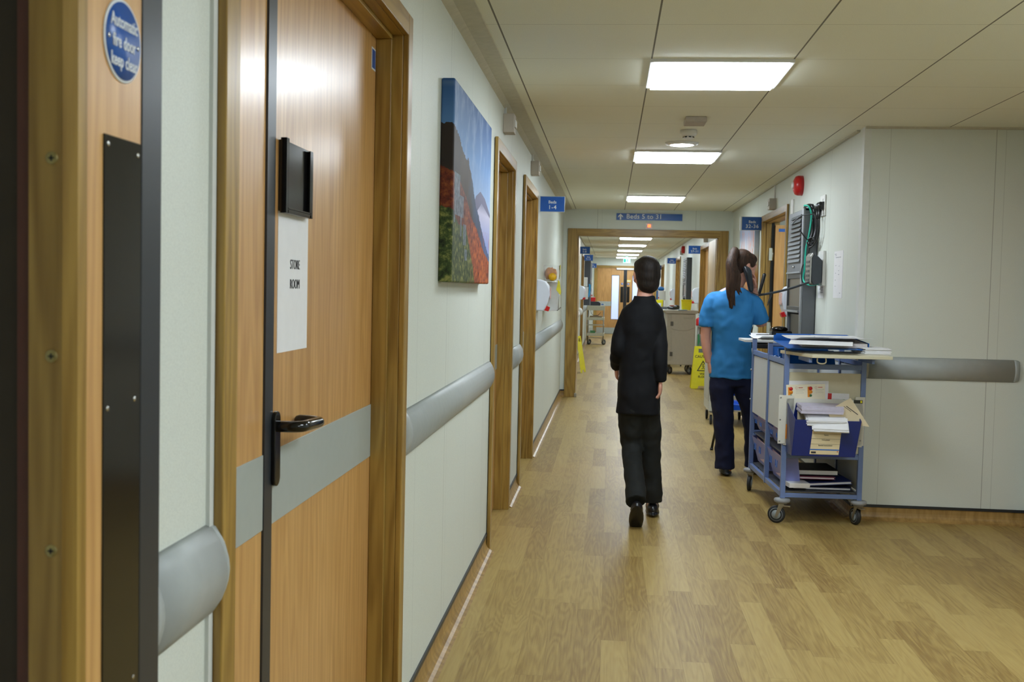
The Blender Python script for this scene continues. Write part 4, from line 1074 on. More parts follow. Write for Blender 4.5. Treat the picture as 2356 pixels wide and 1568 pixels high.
lf3 = leaflet('chart_leaflet', 'white chart leaflet with a red corner and green column in the trolley bracket', .215, .600, .142, .172, .02, -.013)
M().box(.020, .042, -.0016, -.001, .108, .170).build('red_block', RED, lf3)
m = M()
for k in range(9): m.box(.044, .118, -.0014, -.001, .06+k*.0098, .0608+k*.0098)
for k in range(10): m.box(.044+k*.0082, .0447+k*.0082, -.0014, -.001, .06, .139)
m.build('grid', GRID, lf3); M().box(.107, .118, -.0018, -.0014, .06, .139).build('green_column', plain('print_pale_green', '7fa284', .5), lf3)
tag(leaflet('plain_card', 'small orange-edged card at the left end of the blue box file', .0, .50, .014, .085, 0, -.030, ORANGE), None)
# folders and trays low on the trolley
def folder(name, label, x, y, z, w_, l_, h_, mat, rz=0, ry=0, rx=0, cat='folder'):
    t_ = on_cart(name, label, cat, x, y, z, rz); t_.rotation_euler = (rx, ry, .045+rz)
    M().box(-w_/2, w_/2, -l_/2, l_/2, 0, .003).box(-w_/2, w_/2, -l_/2, l_/2, h_-.003, h_).box(-w_/2, -w_/2+.003, -l_/2, l_/2, .003, h_-.003).build('cover', mat, t_, bevel=.001)
    M().box(-w_/2+.003, w_/2-.006, -l_/2+.006, l_/2-.006, .003, h_-.003).build('pages', PAPER, t_)
    return t_
DKNAVY = plain('dark_navy', '1c2340', .4); PINK = plain('pink_folder', '8c3c5c', .4)
folder('ring_folder', 'dark folder lying at the bottom of the low tray of the notes trolley', .24, .20, .194, .34, .30, .016, DKNAVY)
folder('ring_folder', 'dark blue folder lying aslant in the low tray of the notes trolley', .26, .20, .222, .30, .30, .018, plain('mid_navy', '1a2a66', .4), .05, -.06)
folder('ring_folder', 'dark folder with a pink edge on top of the pile in the low tray', .20, .20, .255, .24, .29, .014, PINK, -.03)
folder('ring_folder', 'black folder topmost in the low tray of the notes trolley', .20, .22, .275, .28, .28, .03, plain('black_folder', '1b1b20', .35), .02)
stack('paper_pad', 'white paper pad at the left of the low tray of the notes trolley', .085, .06, .215, .12, .16, 3, .009, 0, .1, .003)
def tray(label, y, z, dz):
    t_ = on_cart('tilt_tray', label, 'tray', -.006, y, z, group='tilting plastic trays in the side of the notes trolley')
    w_ = .44
    m = M()
    m.add([(0, 0, dz), (.10, 0, dz), (.10, w_, dz), (0, w_, dz), (.045, .01, 0), (.12, .01, 0), (.12, w_-.01, 0), (.045, w_-.01, 0)],
          [(0, 3, 7, 4), (4, 7, 6, 5), (0, 4, 5, 1), (3, 2, 6, 7), (1, 5, 6, 2)])
    m.build('tray_body', TRAYPL, t_)
    sh = M().add([(.02, .03, dz*.92), (.03, .03, dz*.1+.01), (.03+.01, w_-.03, dz*.1+.01), (.03, w_-.03, dz*.95), (.023, .03, dz*.92), (.053, .03, dz*.1+.01), (.053, w_-.03, dz*.1+.01), (.033, w_-.03, dz*.95)], [(0, 1, 2, 3), (7, 6, 5, 4), (0, 4, 5, 1), (1, 5, 6, 2), (2, 6, 7, 3), (3, 7, 4, 0)])
    sh.build('paper_inside', plain('pinkish_paper', 'c8aeb8', .6), t_)
    for q in (.10, .27): M().box(-.004, .0, q, q+.05, dz*.55, dz*.58).box(-.004, 0, q, q+.006, dz*.58, dz*.8).box(-.004, 0, q+.044, q+.05, dz*.58, dz*.8).build('label_holder', BINDER, t_)
tray('lavender tilt tray, upper near one under the white side panel of the notes trolley', .04, .425, .10)
tray('large lavender tilt tray, lower near one in the side of the notes trolley', .04, .21, .17)
tray('lavender tilt tray, upper far one under the white side panel of the notes trolley', .57, .425, .10)
tray('large lavender tilt tray, lower far one in the side of the notes trolley', .57, .21, .17)
# ring binders hanging in the top of the trolley
for k, (y_, x_, l_) in enumerate(((.16, .20, 'blue binder leaning in the open top of the notes trolley, nearest the flap'), (.30, .22, 'blue binder leaning in the open top of the notes trolley, second from the flap'), (.50, .20, 'blue binder near the middle of the open top of the notes trolley'))):
    t_ = on_cart('ring_binder', l_, 'binder', .02, y_, .915); t_.rotation_euler = (-.55, 0, .045)
    M().box(0, .30, 0, .003, 0, .105).box(0, .30, .035, .038, 0, .105).box(0, .003, .003, .035, 0, .105).build('cover', BINDER, t_, bevel=.001)
    M().box(.01, .29, .006, .032, .005, .098).build('pages', PAPER, t_)
    M().tube([(-.004, .019, .06), (-.02, .019, .06), (-.02, .019, .045)], .004, 8).build('ring_pull', CHROME, t_)
# open binder with papers on the flap
ob = on_cart('open_binder', 'bright blue open binder lying on the cream flap shelf of the notes trolley', 'binder', .21, .02, 1.036)
ob.rotation_euler = (.05, 0, .02)
M().box(-.235, .235, -.16, .30, .0, .004).box(-.235, .235, .296, .300, .004, .036).box(.231, .235, -.10, .296, .004, .034).prism([(-.235, 0), (-.235, .004), (-.22, .046), (.20, .046), (.235, .034), (.235, 0)], 1, .296, .300).build('cover', BINDER, ob, bevel=.001)
M().box(-.14, .225, -.10, .26, .006, .030).build('pages', plain('grey_pages', 'cfc8c4', .6, var=.1, scale=120), ob)
for k, (x, y, z, w_, l_, rz, l, sg_) in enumerate((
    (1.20, 6.22, 1.072, .34, .38, -.22, 'large white chart sheet on top of the blue open binder', -.012),
    (1.35, 6.42, 1.086, .26, .36, .08, 'white printed form lying askew on the right of the blue open binder', .006),
    (1.15, 6.42, 1.076, .20, .22, .35, 'curled white sheet at the left of the blue open binder', .016))):
    s_ = sheet('paper_sheet', x, y, z, w_, l_, rz, l, sag=sg_)
    mm = M()
    for j in range(8): mm.box(-w_*.4, w_*.1+w_*.25*random.random(), -l_*.4+j*l_*.1, -l_*.4+j*l_*.1+.002, .0016+sg_*4*(-.4+j*.1)**2+.001, .0018+sg_*4*(-.4+j*.1)**2+.0012)
    mm.build('printed_lines', plain('pale_ink', 'b0b2ba', .6), s_)
stack('paper_stack', 'stack of white papers at the right-hand end of the cream flap shelf', .455, -.07, 1.009, .15, .21, 7, .005, 0, .10, .008)
sheet('paper_sheet', 1.12, 7.56, 1.025, .24, .21, .3, 'white sheet on the far flap shelf of the notes trolley', sag=.02)

# ---------------------------------------------------------------- other trolleys
gc = thing('bedside_cabinet', 'pale grey cabinet on castors half hidden behind the nurse', 'cabinet', (1.02, 10.95, 0))
M().box(0, .40, 0, .55, .14, .70).build('body', plain('pale_cabinet', 'c2c2b8', .4), gc, bevel=.006)
M().box(-.012, .412, -.012, .562, .70, .725).build('top', PALEGREY, gc, bevel=.004)
M().box(-.004, 0, .02, .53, .24, .69).box(.02, .38, -.004, 0, .24, .69).build('door', plain('pale_cabinet2', 'b4b4ac', .4), gc, bevel=.001)
for x, y in ((.03, .03), (.37, .03), (.03, .50), (.37, .50)): castor(gc, x, y, .05, 1.5, top=.14)

md = thing('medicine_trolley', 'tall grey lockable medicine trolley with a moulded top beyond the cross doorway', 'trolley', (.93, 17.55, 0))
M().box(0, .455, 0, .60, .155, .985).build('body', GREYCART, md, bevel=.012)
M().prism([(-.02, .0), (.475, .0), (.50, .04), (.50, .055), (-.055, .055), (-.055, .04)], 1, -.03, .63).build('top', plain('grey_top', 'a8a59a', .4), md, loc=(0, 0, .985), bevel=.006)
M().box(.0, .075, -.006, .0, .22, .975).build('door', plain('grey_door', 'a9a699', .4), md, bevel=.002)
for z_ in (.33, .82): tag(M().box(.055, .10, -.014, -.004, z_-.035, z_+.035).build('hinge', plain('dark_hinge', '5c5b55', .4), md, bevel=.003), 'dark hinge block')
M().box(.26, .41, -.006, .0, .90, .93).build('recess', plain('grey_door', 'a9a699', .4), md); M().tube([(.08, -.008, .74), (.2, -.010, .715), (.33, -.010, .72), (.45, -.008, .77)], .003, 6, sub=4).build('cable', PALEGREY, md)
for x, y in ((.05, .06), (.40, .06), (.05, .54), (.40, .54)): castor(md, x, y, .062, .9 if x < .2 else 2.2, top=.16)
yb = thing('sharps_bin', 'bright yellow sharps bin standing on the tall medicine trolley', 'bin', (1.235, 17.62, 1.045))
m = M(); m.rings([[(-.07, -.06, 0), (.07, -.06, 0), (.07, .06, 0), (-.07, .06, 0)], [(-.082, -.07, .155), (.082, -.07, .155), (.082, .07, .155), (-.082, .07, .155)]], smooth=False)
m.build('tub', YELLOW, yb, bevel=.006); M().box(-.088, .088, -.076, .076, .155, .168).build('rim', YELLOW, yb, bevel=.003)
bk = thing('black_pouch', 'crumpled black bag on the tall medicine trolley left of the yellow bin', 'bag', (1.04, 17.75, 1.045))
M().ell((0, 0, .028), (.10, .09, .03)).ell((.05, 0, .045), (.05, .06, .035)).ell((-.06, .02, .03), (.05, .05, .03)).build('pouch', BLACK, bk, remesh=.008, smooth_it=2)
tag(M().box(1.10, 1.24, 17.50, 17.58, 1.042, 1.052).build('blue_card', plain('pale_blue_card', '8fb0c8', .5), bevel=.001), 'small pale blue packet on the medicine trolley in front of the yellow bin', 'packet')
# steel hamper stand with gel bottle
hs = thing('waste_stand', 'grey steel pedal bin stand between medicine trolley and door frame', 'bin', (1.385, 16.0, 0))
hs.location = (1.345, 15.9, 0)
m = M()
for x in (-.045, .045):
    for y in (-.12, .12): m.tube([(x, y, 0), (x, y, .84)], .008, 8)
m.build('frame', STEEL, hs); M().box(-.055, .055, -.13, .13, .10, .72).build('bag', plain('grey_bag', '6f7471', .4), hs, bevel=.01)
M().box(-.065, .065, -.14, .14, .83, .85).build('lid', STEEL, hs, bevel=.004)
tag(M().prism([(-.06, .55), (-.03, .62), (-.045, .74), (-.066, .72)], 1, -.135, -.12).build('green_label', plain('green_label', '2c7a4a', .4), hs), 'green bag edge')
gb = thing('gel_bottle', 'red hand gel bottle with a white pump beside the tall medicine trolley', 'bottle', (1.300, 15.9, .85))
M().lathe([(.0001, 0), (.036, .0), (.04, .01), (.04, .09), (.03, .11), (.012, .115), (.0001, .115)], n=20).build('bottle', RED, gb)
M().lathe([(.012, .115), (.012, .14), (.004, .142), (.004, .165), (.014, .167), (.014, .175), (.0001, .175)], n=14).tube([(0, 0, .171), (-.035, 0, .168)], .005, 6).build('pump', WHITE, gb)
# second trolley behind with yellow bin, red box
st = thing('treatment_trolley', 'dark-topped trolley behind the tall medicine trolley in the far corridor', 'trolley', (.84, 20.9, 0))
M().box(0, .5, 0, .6, .16, .97).build('body', plain('dim_trolley', '9a988c', .4), st, bevel=.01); M().box(-.02, .52, -.02, .62, .97, .995).build('top', GREYMET, st, bevel=.004)
for x, y in ((.05, .06), (.45, .06), (.05, .54), (.45, .54)): castor(st, x, y, .06, 1.5, top=.16)
g = thing('sharps_bin', 'small yellow sharps bin on the trolley behind the walking person', 'bin', (.965, 21.2, .995))
M().rings([[(-.055, -.05, 0), (.055, -.05, 0), (.055, .05, 0), (-.055, .05, 0)], [(-.065, -.06, .18), (.065, -.06, .18), (.065, .06, .18), (-.065, .06, .18)]], smooth=False).build('tub', YELLOW, g, bevel=.005)
M().box(-.03, .03, -.062, -.056, .05, .12).build('label', SIGNWHITE, g)
g = thing('sharps_tray', 'grey plastic tray on the trolley behind the walking person', 'tray', (1.0, 20.97, .995)); M().box(-.12, .10, -.06, .06, 0, .05).build('tray', GREYMET, g, bevel=.004)
g = thing('red_box', 'small red box on the far trolley beside the yellow bin', 'box', (1.23, 21.1, .995)); M().box(-.07, .07, -.06, .06, 0, .07).build('box', plain('dull_red', 'a83a2a', .4), g, bevel=.004); M().box(-.075, .075, -.065, .065, .07, .08).build('lid', plain('dull_red', 'a83a2a', .4), g, bevel=.002)
# left trolley in the far corridor
lt = thing('observation_trolley', 'small pale tray trolley on castors against the left wall of the far corridor', 'trolley', (-.545, 26.4, 0))
TW, TD = .42, .50
m = M()
for x in (.02, TW-.02):
    for y in (.02, TD-.02): m.tube([(x, y, .10), (x, y, .90)], .013, 8)
m.tube([(.02, .02, .17), (TW-.02, .02, .17)], .008, 8)
m.build('frame', STEEL, lt)
for z_, h_ in ((.84, .115), (.60, .07), (.215, .07), (.47, .015)): M().box(-.005, TW+.005, 0, TD, z_, z_+h_).build('tray_shelf', plain('pale_tray', 'c4c2ac', .45), lt, bevel=.006)
tag(M().box(.06, TW-.06, .02, TD-.04, .67, .70).build('brown_tray', plain('brownish', '8f7a58', .5), lt), 'brown papers'); tag(M().box(.08, .20, .01, .15, .285, .345).build('green_pack', plain('dull_green', '4f8a5a', .5), lt), 'green packet')
M().box(.03, TW-.03, .04, TD-.04, .285, .40).build('clear_basket', CLEAR, lt)
for x, y in ((.03, .04), (TW-.03, .04), (.03, TD-.04), (TW-.03, TD-.04)): castor(lt, x, y, .058, .6, top=.12)
M().tube([(.08, .01, .84), (.12, -.005, .74), (.25, -.005, .72), (.33, .01, .80)], .006, 6, sub=5).build('cable_loop', BLACK, lt)
g = thing('patient_monitor', 'dark grey machine lying on top of the far left trolley', 'monitor', (-.38, 26.6, .955)); M().prism([(-.12, 0), (.15, 0), (.15, .07), (.10, .10), (-.12, .10)], 1, -.14, .14).build('case', plain('monitor_grey', '35353c', .4), g, bevel=.01)
g = thing('glove_box', 'small white and blue box on the far left trolley', 'box', (-.17, 26.5, .955)); M().box(-.05, .05, -.05, .05, 0, .05).build('box', WHITE, g, bevel=.002); M().box(-.04, .02, -.052, -.05, .02, .05).build('blue_print', BINDER, g)
g = thing('sharps_bin', 'red-topped sharps bin at the back of the far left trolley', 'bin', (-.43, 26.82, .955)); M().rings([[(-.06, -.05, .0), (.06, -.05, 0), (.06, .04, 0), (-.06, .04, 0)], [(-.075, -.05, .20), (.075, -.05, .20), (.075, .04, .20), (-.075, .04, .20)]], smooth=False).build('tub', plain('bright_red', 'd8221c', .4), g, bevel=.006); M().box(-.05, .05, -.045, .04, .20, .215).build('handle', WHITE, g)

# ---------------------------------------------------------------- wet floor signs
def floor_sign(loc, rz, label, letters=True):
    t_ = thing('wet_floor_sign', label, 'floor sign', loc, rz)
    H_, W0, W1, D = .59, .33, .24, .19
    for s in (-1, 1):
        R = Matrix.Rotation(s*math.atan(D/2/H_), 4, 'X'); T = Matrix.Translation((0, 0, H_)) @ R @ Matrix.Translation((0, 0, -H_))
        m = M().xf(T)
        def hw(z): return W0/2+(W1-W0)/2*z/H_
        y0, y1 = (-.006, 0) if s < 0 else (0, .006)
        m.prism([(-hw(.04), .04), (hw(.04), .04), (hw(.50), .50), (-hw(.50), .50)], 1, y0, y1)
        m.prism([(-hw(.50), .50), (-.065, .50), (-.065, .555), (-hw(.555), .555)], 1, y0, y1).prism([(.065, .50), (hw(.50), .50), (hw(.555), .555), (.065, .555)], 1, y0, y1).prism([(-hw(.555), .555), (hw(.555), .555), (hw(.59), .59), (-hw(.59), .59)], 1, y0, y1)
        m.prism([(-hw(0), 0), (-hw(0)+.09, 0), (-hw(0)+.11, .04), (-hw(.04), .04)], 1, y0, y1).prism([(hw(0)-.09, 0), (hw(0), 0), (hw(.04), .04), (hw(0)-.11, .04)], 1, y0, y1)
        for k in range(9): m.prism([(-.13+.03*k, .05), (-.122+.03*k, .05), (-.102+.03*k, .12), (-.11+.03*k, .12)], 1, y0-.002 if s < 0 else y1, y0 if s < 0 else y1+.002)
        p = m.build('panel', YELLOW, t_, bevel=.001)
        if s < 0 and letters:
            text('CAUTION', .050, BLACK, T @ MY((0, -.0065, .445)), p, bold=.001)
            text('WET', .042, BLACK, T @ MY((0, -.0065, .205)), p, bold=.001); text('FLOOR', .042, BLACK, T @ MY((0, -.0065, .165)), p, bold=.001)
            tri = M().xf(T); A = [(-.085, .245), (.085, .245), (0, .395)]; B = [(-.066, .256), (.066, .256), (0, .372)]
            for i in range(3):
                j = (i+1) % 3; tri.prism([A[i], A[j], B[j], B[i]], 1, -.0075, -.006)
            tri.build('warning_triangle', BLACK, p)
            f_ = M().xf(T); f_.ell((.0, -.0068, .335), (.009, .001, .009), 10, 6).tube([(0, -.0068, .325), (.004, -.0068, .295), (-.02, -.0068, .275)], .004, 6).tube([(.004, -.0068, .295), (.025, -.0068, .270)], .004, 6).tube([(-.02, -.0068, .315), (.02, -.0068, .31)], .003, 6)
            f_.build('slipping_figure', BLACK, p)
    return t_
floor_sign((1.305, 15.05, 0), 0, 'yellow wet floor caution sign standing on the right just beyond the cross doorway')
floor_sign((-.490, 17.30, 0), 1.35, 'yellow wet floor sign seen edge-on behind the left door post', False)

# ---------------------------------------------------------------- chairs
def chair(x, y, rz, label, seat_mat, frame_mat):
    t_ = thing('stacking_chair', label, 'chair', (x, y, 0), rz)
    m = M(); rr = []
    for k in range(7):
        q = k/6; yy = -.21+.42*q; zz = .435-.035*math.sin(math.pi*min(1, q*1.15))*(1 if q > .1 else .3)
        rr.append([(-.21, yy, zz+.012), (0, yy, zz-.002), (.21, yy, zz+.012), (.21, yy, zz+.006), (0, yy, zz-.012), (-.21, yy, zz+.006)])
    m.rings(rr, smooth=True).box(-.21, .21, -.225, -.205, .395, .437)
    m.build('seat', seat_mat, t_)
    m = M(); rr = []
    for k in range(6):
        q = k/5; zz = .47+.36*q; yy = .205+.06*q
        rr.append([(-.20, yy-.02, zz), (0, yy+.012, zz), (.20, yy-.02, zz), (.20, yy-.012, zz), (0, yy+.022, zz), (-.20, yy-.012, zz)])
    m.rings(rr, smooth=True).build('backrest', seat_mat, t_)
    for sx in (-1, 1):
        for yy0, yy1 in ((-.12, -.25), (.10, .24)):
            M().tube([(sx*.17, yy0, .425), (sx*.21, yy1, .012)], .011, 10).lathe([(.014, 0), (.014, .02)], (sx*.21, yy1, 0), 2, 10).build('leg', frame_mat, t_)
    M().tube([(-.17, -.12, .405), (.17, -.12, .405)], .010, 8).tube([(-.17, .10, .405), (.17, .10, .405)], .010, 8).tube([(-.19, .10, .41), (-.19, .20, .45), (-.19, .25, .60)], .010, 8, sub=4).tube([(.19, .10, .41), (.19, .20, .45), (.19, .25, .60)], .010, 8, sub=4).build('under_frame', frame_mat, t_)
    return t_
chair(1.13, 8.98, .12, 'bright blue plastic chair with black legs behind the legs of the nurse', plain('chair_blue', '1150c4', .3), BLACK)
chair(.98, 19.6, .7, 'dark green chair with black legs behind the tall medicine trolley', plain('chair_green', '1d5a40', .4), BLACK)
# ---------------------------------------------------------------- people
def fabric(name, hexc, var=.10, wr=.5, wd=.012, scale=7, rough=.75):
    t = NT(name); c = lin(hexc)
    co = t.coord((1, 1, .45))
    n = t.noise(co, scale, 3, .5, .6)
    t.col(c); t.rough(rough); t.p.inputs['Specular IOR Level'].default_value = .25
    f = t.math('ADD', n, t.math('MULTIPLY', t.noise(t.coord(), 400, 2), .02))
    t.bump(f, wr, wd)
    return t.m
def hair_mat(name, a, b):
    t = NT(name); n = t.noise(t.coord((140, 140, 6)), 1, 3, .6)
    t.col(t.ramp(n, [(.35, lin(a)), (.7, lin(b))])); t.rough(.58); t.p.inputs['Specular IOR Level'].default_value = .3; t.bump(n, .6, .004)
    return t.m
def folds(o, strength, size, dirz=1.):
    strength *= .8
    tx = bpy.data.textures.new(o.name+'_folds', 'CLOUDS'); tx.noise_scale = size; tx.noise_depth = 1
    d = o.modifiers.new('folds', 'DISPLACE'); d.texture = tx; d.strength = strength; d.mid_level = .5; d.texture_coords = 'LOCAL'
def oval(m, rows, n=28):
    """loft of horizontal ovals: (x, y, z, rx, ry[, tilt]); slightly squared like a clothed body"""
    rr = []
    for r in rows:
        x, y, z, rx, ry = r[:5]; tl = r[5] if len(r) > 5 else 0
        ring = []
        for k in range(n):
            a = 2*math.pi*k/n; ca, sa = math.cos(a), math.sin(a)
            e = .85
            px = math.copysign(abs(ca)**e, ca)*rx; py = math.copysign(abs(sa)**e, sa)*ry
            ring.append((x+px, y+py, z+tl*px))
        rr.append(ring)
    m.rings(rr)
def rowspline(rows, sub=4):
    out = []
    for i in range(len(rows)-1):
        p = [rows[max(i-1, 0)], rows[i], rows[i+1], rows[min(i+2, len(rows)-1)]]
        for k in range(sub):
            t = k/sub
            out.append(tuple(.5*(2*p[1][j]+(p[2][j]-p[0][j])*t+(2*p[0][j]-5*p[1][j]+4*p[2][j]-p[3][j])*t*t+(3*p[1][j]-p[0][j]-3*p[2][j]+p[3][j])*t**3) for j in range(5)))
    out.append(tuple(rows[-1][:5]))
    return out
def hand(m, wrist, dirv, palm_n, s=1., curl=.4, thumb=1):
    """palm + five separate fingers; dirv wrist->knuckles, palm_n = normal out of the palm, thumb=+1/-1 side"""
    d = Vector(dirv).normalized(); n = Vector(palm_n); n = (n-d*n.dot(d)).normalized(); sd = d.cross(n)*thumb
    W = Vector(wrist)
    R = Matrix((sd, n, d)).transposed()
    m.ell(W+d*.045*s, (.038*s, .014*s, .052*s), 14, 8, R)
    base = W+d*.082*s
    for i, (off, ln) in enumerate(((.028, .070), (.010, .078), (-.009, .073), (-.027, .058))):
        p = base+sd*off*s-d*(.004*abs(i-1))*s; pts = [p-d*.02*s]; a = curl*(.6+.12*i)
        cur = p; pts.append(cur)
        for seg, f in enumerate((.42, .33, .25)):
            dd = d*math.cos(a)+n*math.sin(a); cur = cur+dd*ln*f*s; pts.append(cur); a += curl*.9
        m.tube(pts, [.0085*s, .0088*s, .0080*s, .0072*s, .0062*s], 8, round_ends=True)
    p = W+d*.022*s+sd*.026*s
    td = (d*.65+sd*.75+n*.35).normalized()
    m.tube([p, p+td*.032*s, p+td*.032*s+(d*.9+n*.4+sd*.2).normalized()*.03*s, p+td*.032*s+(d*.9+n*.5).normalized()*.052*s], [.012*s, .0105*s, .0095*s, .0075*s], 8, round_ends=True)
def head(m, c, R, s=1.):
    """skull, face and ears; local +y looks forward, z up"""
    def E(p, r): m.ell(Vector(c)+R @ (Vector(p)*s), tuple(q*s for q in r), 16, 12, R)
    E((0, -.012, .025), (.074, .092, .088)); E((0, .030, -.015), (.060, .060, .075)); E((0, .045, -.070), (.038, .040, .035))
    E((0, .020, -.050), (.055, .055, .050)); E((0, .095, -.012), (.011, .016, .020)); E((0, .085, .010), (.010, .012, .028))
    E((0, .080, .035), (.048, .016, .014)); E((0, .083, -.050), (.022, .010, .006)); E((0, .081, -.062), (.019, .010, .006))
    for sx in (-1, 1):
        E((sx*.076, -.005, -.005), (.007, .018, .030)); E((sx*.042, .062, -.018), (.022, .020, .022)); E((sx*.030, .078, .014), (.014, .010, .010))
TUNIC = fabric('tunic_blue', '317dbc', wr=.55, wd=.016, scale=7)
TROUS = fabric('navy_trousers', '171d3a', wr=.6, wd=.018, scale=8)
HAIRB = hair_mat('brown_hair', '24170f', '4a3122')
SHOE = plain('navy_shoe', '1d2630', .45)

np_ = thing('person', 'person in a bright blue tunic and navy trousers telephoning beside the notes trolley, brown ponytail', 'person', (.88, 7.95, 0))
O = Vector((.88, 7.95, 0))
def rel(*p): return tuple(Vector(p)-O)
# ---- body
b = M()
rows = [(.90, 7.96, .72, .135, .10), (.897, 7.96, .85, .150, .105), (.89, 7.955, .98, .120, .088), (.888, 7.95, 1.12, .130, .095), (.888, 7.95, 1.26, .150, .092), (.893, 7.95, 1.33, .125, .072), (.905, 7.955, 1.375, .065, .055)]
rs = [(*rel(r[0], r[1], r[2]), r[3], r[4]) for r in rowspline(rows)]
oval(b, rs)
b.tube([rel(.905, 7.955, 1.33), rel(.925, 7.965, 1.40), rel(.950, 7.975, 1.46)], [.052, .045, .047], 14)
hd_c = Vector(rel(.962, 7.985, 1.530))
# facing: right (+x), a little away, looking down
fw = Vector((.86, .42, -.30)).normalized(); rt = fw.cross(Vector((0, 0, 1))).normalized(); up_ = rt.cross(fw)
HR = Matrix((rt, fw, up_)).transposed()
head(b, hd_c, HR, .98)
b.tube([rel(.80, 7.95, 1.275), rel(.748, 7.95, 1.262), rel(.716, 7.95, 1.17), rel(.703, 7.95, 1.04), rel(.712, 7.94, .93), rel(.732, 7.935, .825)], [.040, .042, .040, .038, .034, .024], 14, sub=4)
hand(b, rel(.734, 7.935, .83), (.12, .06, -1), (1, .15, .1), .95, .55, -1)
b.tube([rel(.98, 7.95, 1.275), rel(1.028, 7.955, 1.262), rel(1.085, 7.985, 1.20), rel(1.112, 8.02, 1.105)], [.040, .042, .041, .040], 14, sub=4)
b.tube([rel(1.112, 8.02, 1.105), rel(1.088, 8.03, 1.20), rel(1.055, 8.015, 1.32), rel(1.042, 7.99, 1.375)], [.040, .039, .029, .024], 14, sub=4)
hand(b, rel(1.040, 7.99, 1.37), (-.05, -.12, 1), (-.9, -.45, 0), .95, .55, 1)
for leg in (((.84, 7.95, .88), (.842, 7.945, .50), (.872, 7.95, .09)), ((.965, 7.96, .88), (1.06, 8.02, .50), (1.10, 8.08, .09))):
    b.tube([rel(*leg[0]), rel(*(Vector(leg[0]).lerp(Vector(leg[1]), .5))), rel(*leg[1]), rel(*(Vector(leg[1]).lerp(Vector(leg[2]), .4))), rel(*leg[2])], [.080, .068, .050, .050, .034], 14, sub=3)
    b.ell(rel(leg[2][0]+.02, leg[2][1]+.05, .05), (.036, .11, .035))
b.build('body', SKIN, np_, remesh=.0042, smooth_it=2)
# ---- trousers
t_ = M()
oval(t_, [(*rel(r[0], r[1], r[2]), r[3], r[4]) for r in rowspline([(.895, 7.96, .66, .130, .095), (.895, 7.96, .72, .142, .106), (.895, 7.96, .80, .138, .102)])])
t_.tube([rel(.830, 7.95, .80), rel(.832, 7.95, .64), rel(.842, 7.945, .50), rel(.860, 7.945, .30), rel(.868, 7.945, .14), rel(.870, 7.945, .048)], [.088, .090, .077, .070, .070, .073], 18, sub=3)
t_.tube([rel(.960, 7.96, .80), rel(1.005, 7.985, .64), rel(1.055, 8.02, .50), rel(1.085, 8.05, .30), rel(1.098, 8.07, .14), rel(1.10, 8.075, .050)], [.088, .088, .076, .070, .070, .072], 18, sub=3)
o = t_.build('trousers', TROUS, np_, remesh=.008, smooth_it=3); folds(o, .022, .07)
# ---- tunic
t_ = M()
rows = [(.897, 7.962, .715, .160, .126), (.896, 7.962, .80, .157, .124), (.893, 7.958, .90, .146, .112), (.888, 7.955, 1.0, .139, .105), (.886, 7.95, 1.12, .150, .112), (.886, 7.95, 1.24, .162, .110), (.890, 7.95, 1.315, .150, .092), (.900, 7.952, 1.355, .095, .072), (.908, 7.957, 1.378, .058, .058)]
oval(t_, [(*rel(r[0], r[1], r[2]), r[3], r[4]) for r in rowspline(rows)])
t_.tube([rel(.80, 7.95, 1.285), rel(.752, 7.95, 1.275), rel(.722, 7.95, 1.19), rel(.712, 7.95, 1.085)], [.060, .063, .062, .064], 18, sub=4)
t_.tube([rel(.98, 7.95, 1.285), rel(1.030, 7.955, 1.27), rel(1.075, 7.975, 1.20), rel(1.098, 7.998, 1.135)], [.060, .063, .064, .067], 18, sub=4)
o = t_.build('tunic', TUNIC, np_, remesh=.007, smooth_it=3); folds(o, .028, .09)
# ---- hair with ponytail
h = M()
def HE(p, r): h.ell(hd_c+HR @ (Vector(p)*.98), tuple(q*.98 for q in r), 18, 14, HR)
HE((0, -.025, .040), (.083, .092, .085)); HE((0, -.045, .005), (.080, .070, .080)); HE((0, .025, .070), (.070, .062, .045)); HE((0, -.085, .075), (.030, .028, .028))
HE((.040, .010, .040), (.040, .058, .048)); HE((-.040, .010, .040), (.040, .058, .048))
base = hd_c+HR @ Vector((0, -.10, .085))
pt = [base, Vector(rel(.885, 7.90, 1.635)), Vector(rel(.862, 7.845, 1.55)), Vector(rel(.868, 7.825, 1.46)), Vector(rel(.858, 7.815, 1.37)), Vector(rel(.862, 7.815, 1.30)), Vector(rel(.872, 7.818, 1.22))]
h.tube(pt, [.024, .030, .042, .044, .036, .024, .006], 16, sub=5, flat=1.0)
for dx, dz, k in ((.02, -.02, .9), (-.022, .03, 1.0), (.045, .06, .8), (.060, .075, .7), (-.010, -.035, 1.)):
    h.tube([pt[2]+Vector((dx*.3, .0, 0)), pt[3]+Vector((dx*.8, 0, .0)), pt[4]+Vector((dx, .0, .0)), Vector(rel(.868+dx*1.2, 7.815, 1.26+dz))], [.022*k, .020*k, .014*k, .004], 10, sub=5)
h.build('hair', HAIRB, np_, remesh=.0045, smooth_it=4)
tag(M().lathe([(.020, -.008), (.026, 0), (.020, .008)], tuple(base+Vector((-.006, -.006, .012))), 2, 16).build('hair_tie', BLACK, np_), 'dark hair tie')
# ---- shoes
for leg in ((.872, 7.95), (1.10, 8.08)):
    s_ = M(); s_.ell(rel(leg[0]+.012, leg[1]+.10, .042), (.044, .085, .038)).ell(rel(leg[0], leg[1]-.01, .045), (.038, .065, .042)).ell(rel(leg[0]+.01, leg[1]+.05, .022), (.046, .145, .018))
    s_.build('shoe', SHOE, np_, remesh=.005, smooth_it=2)
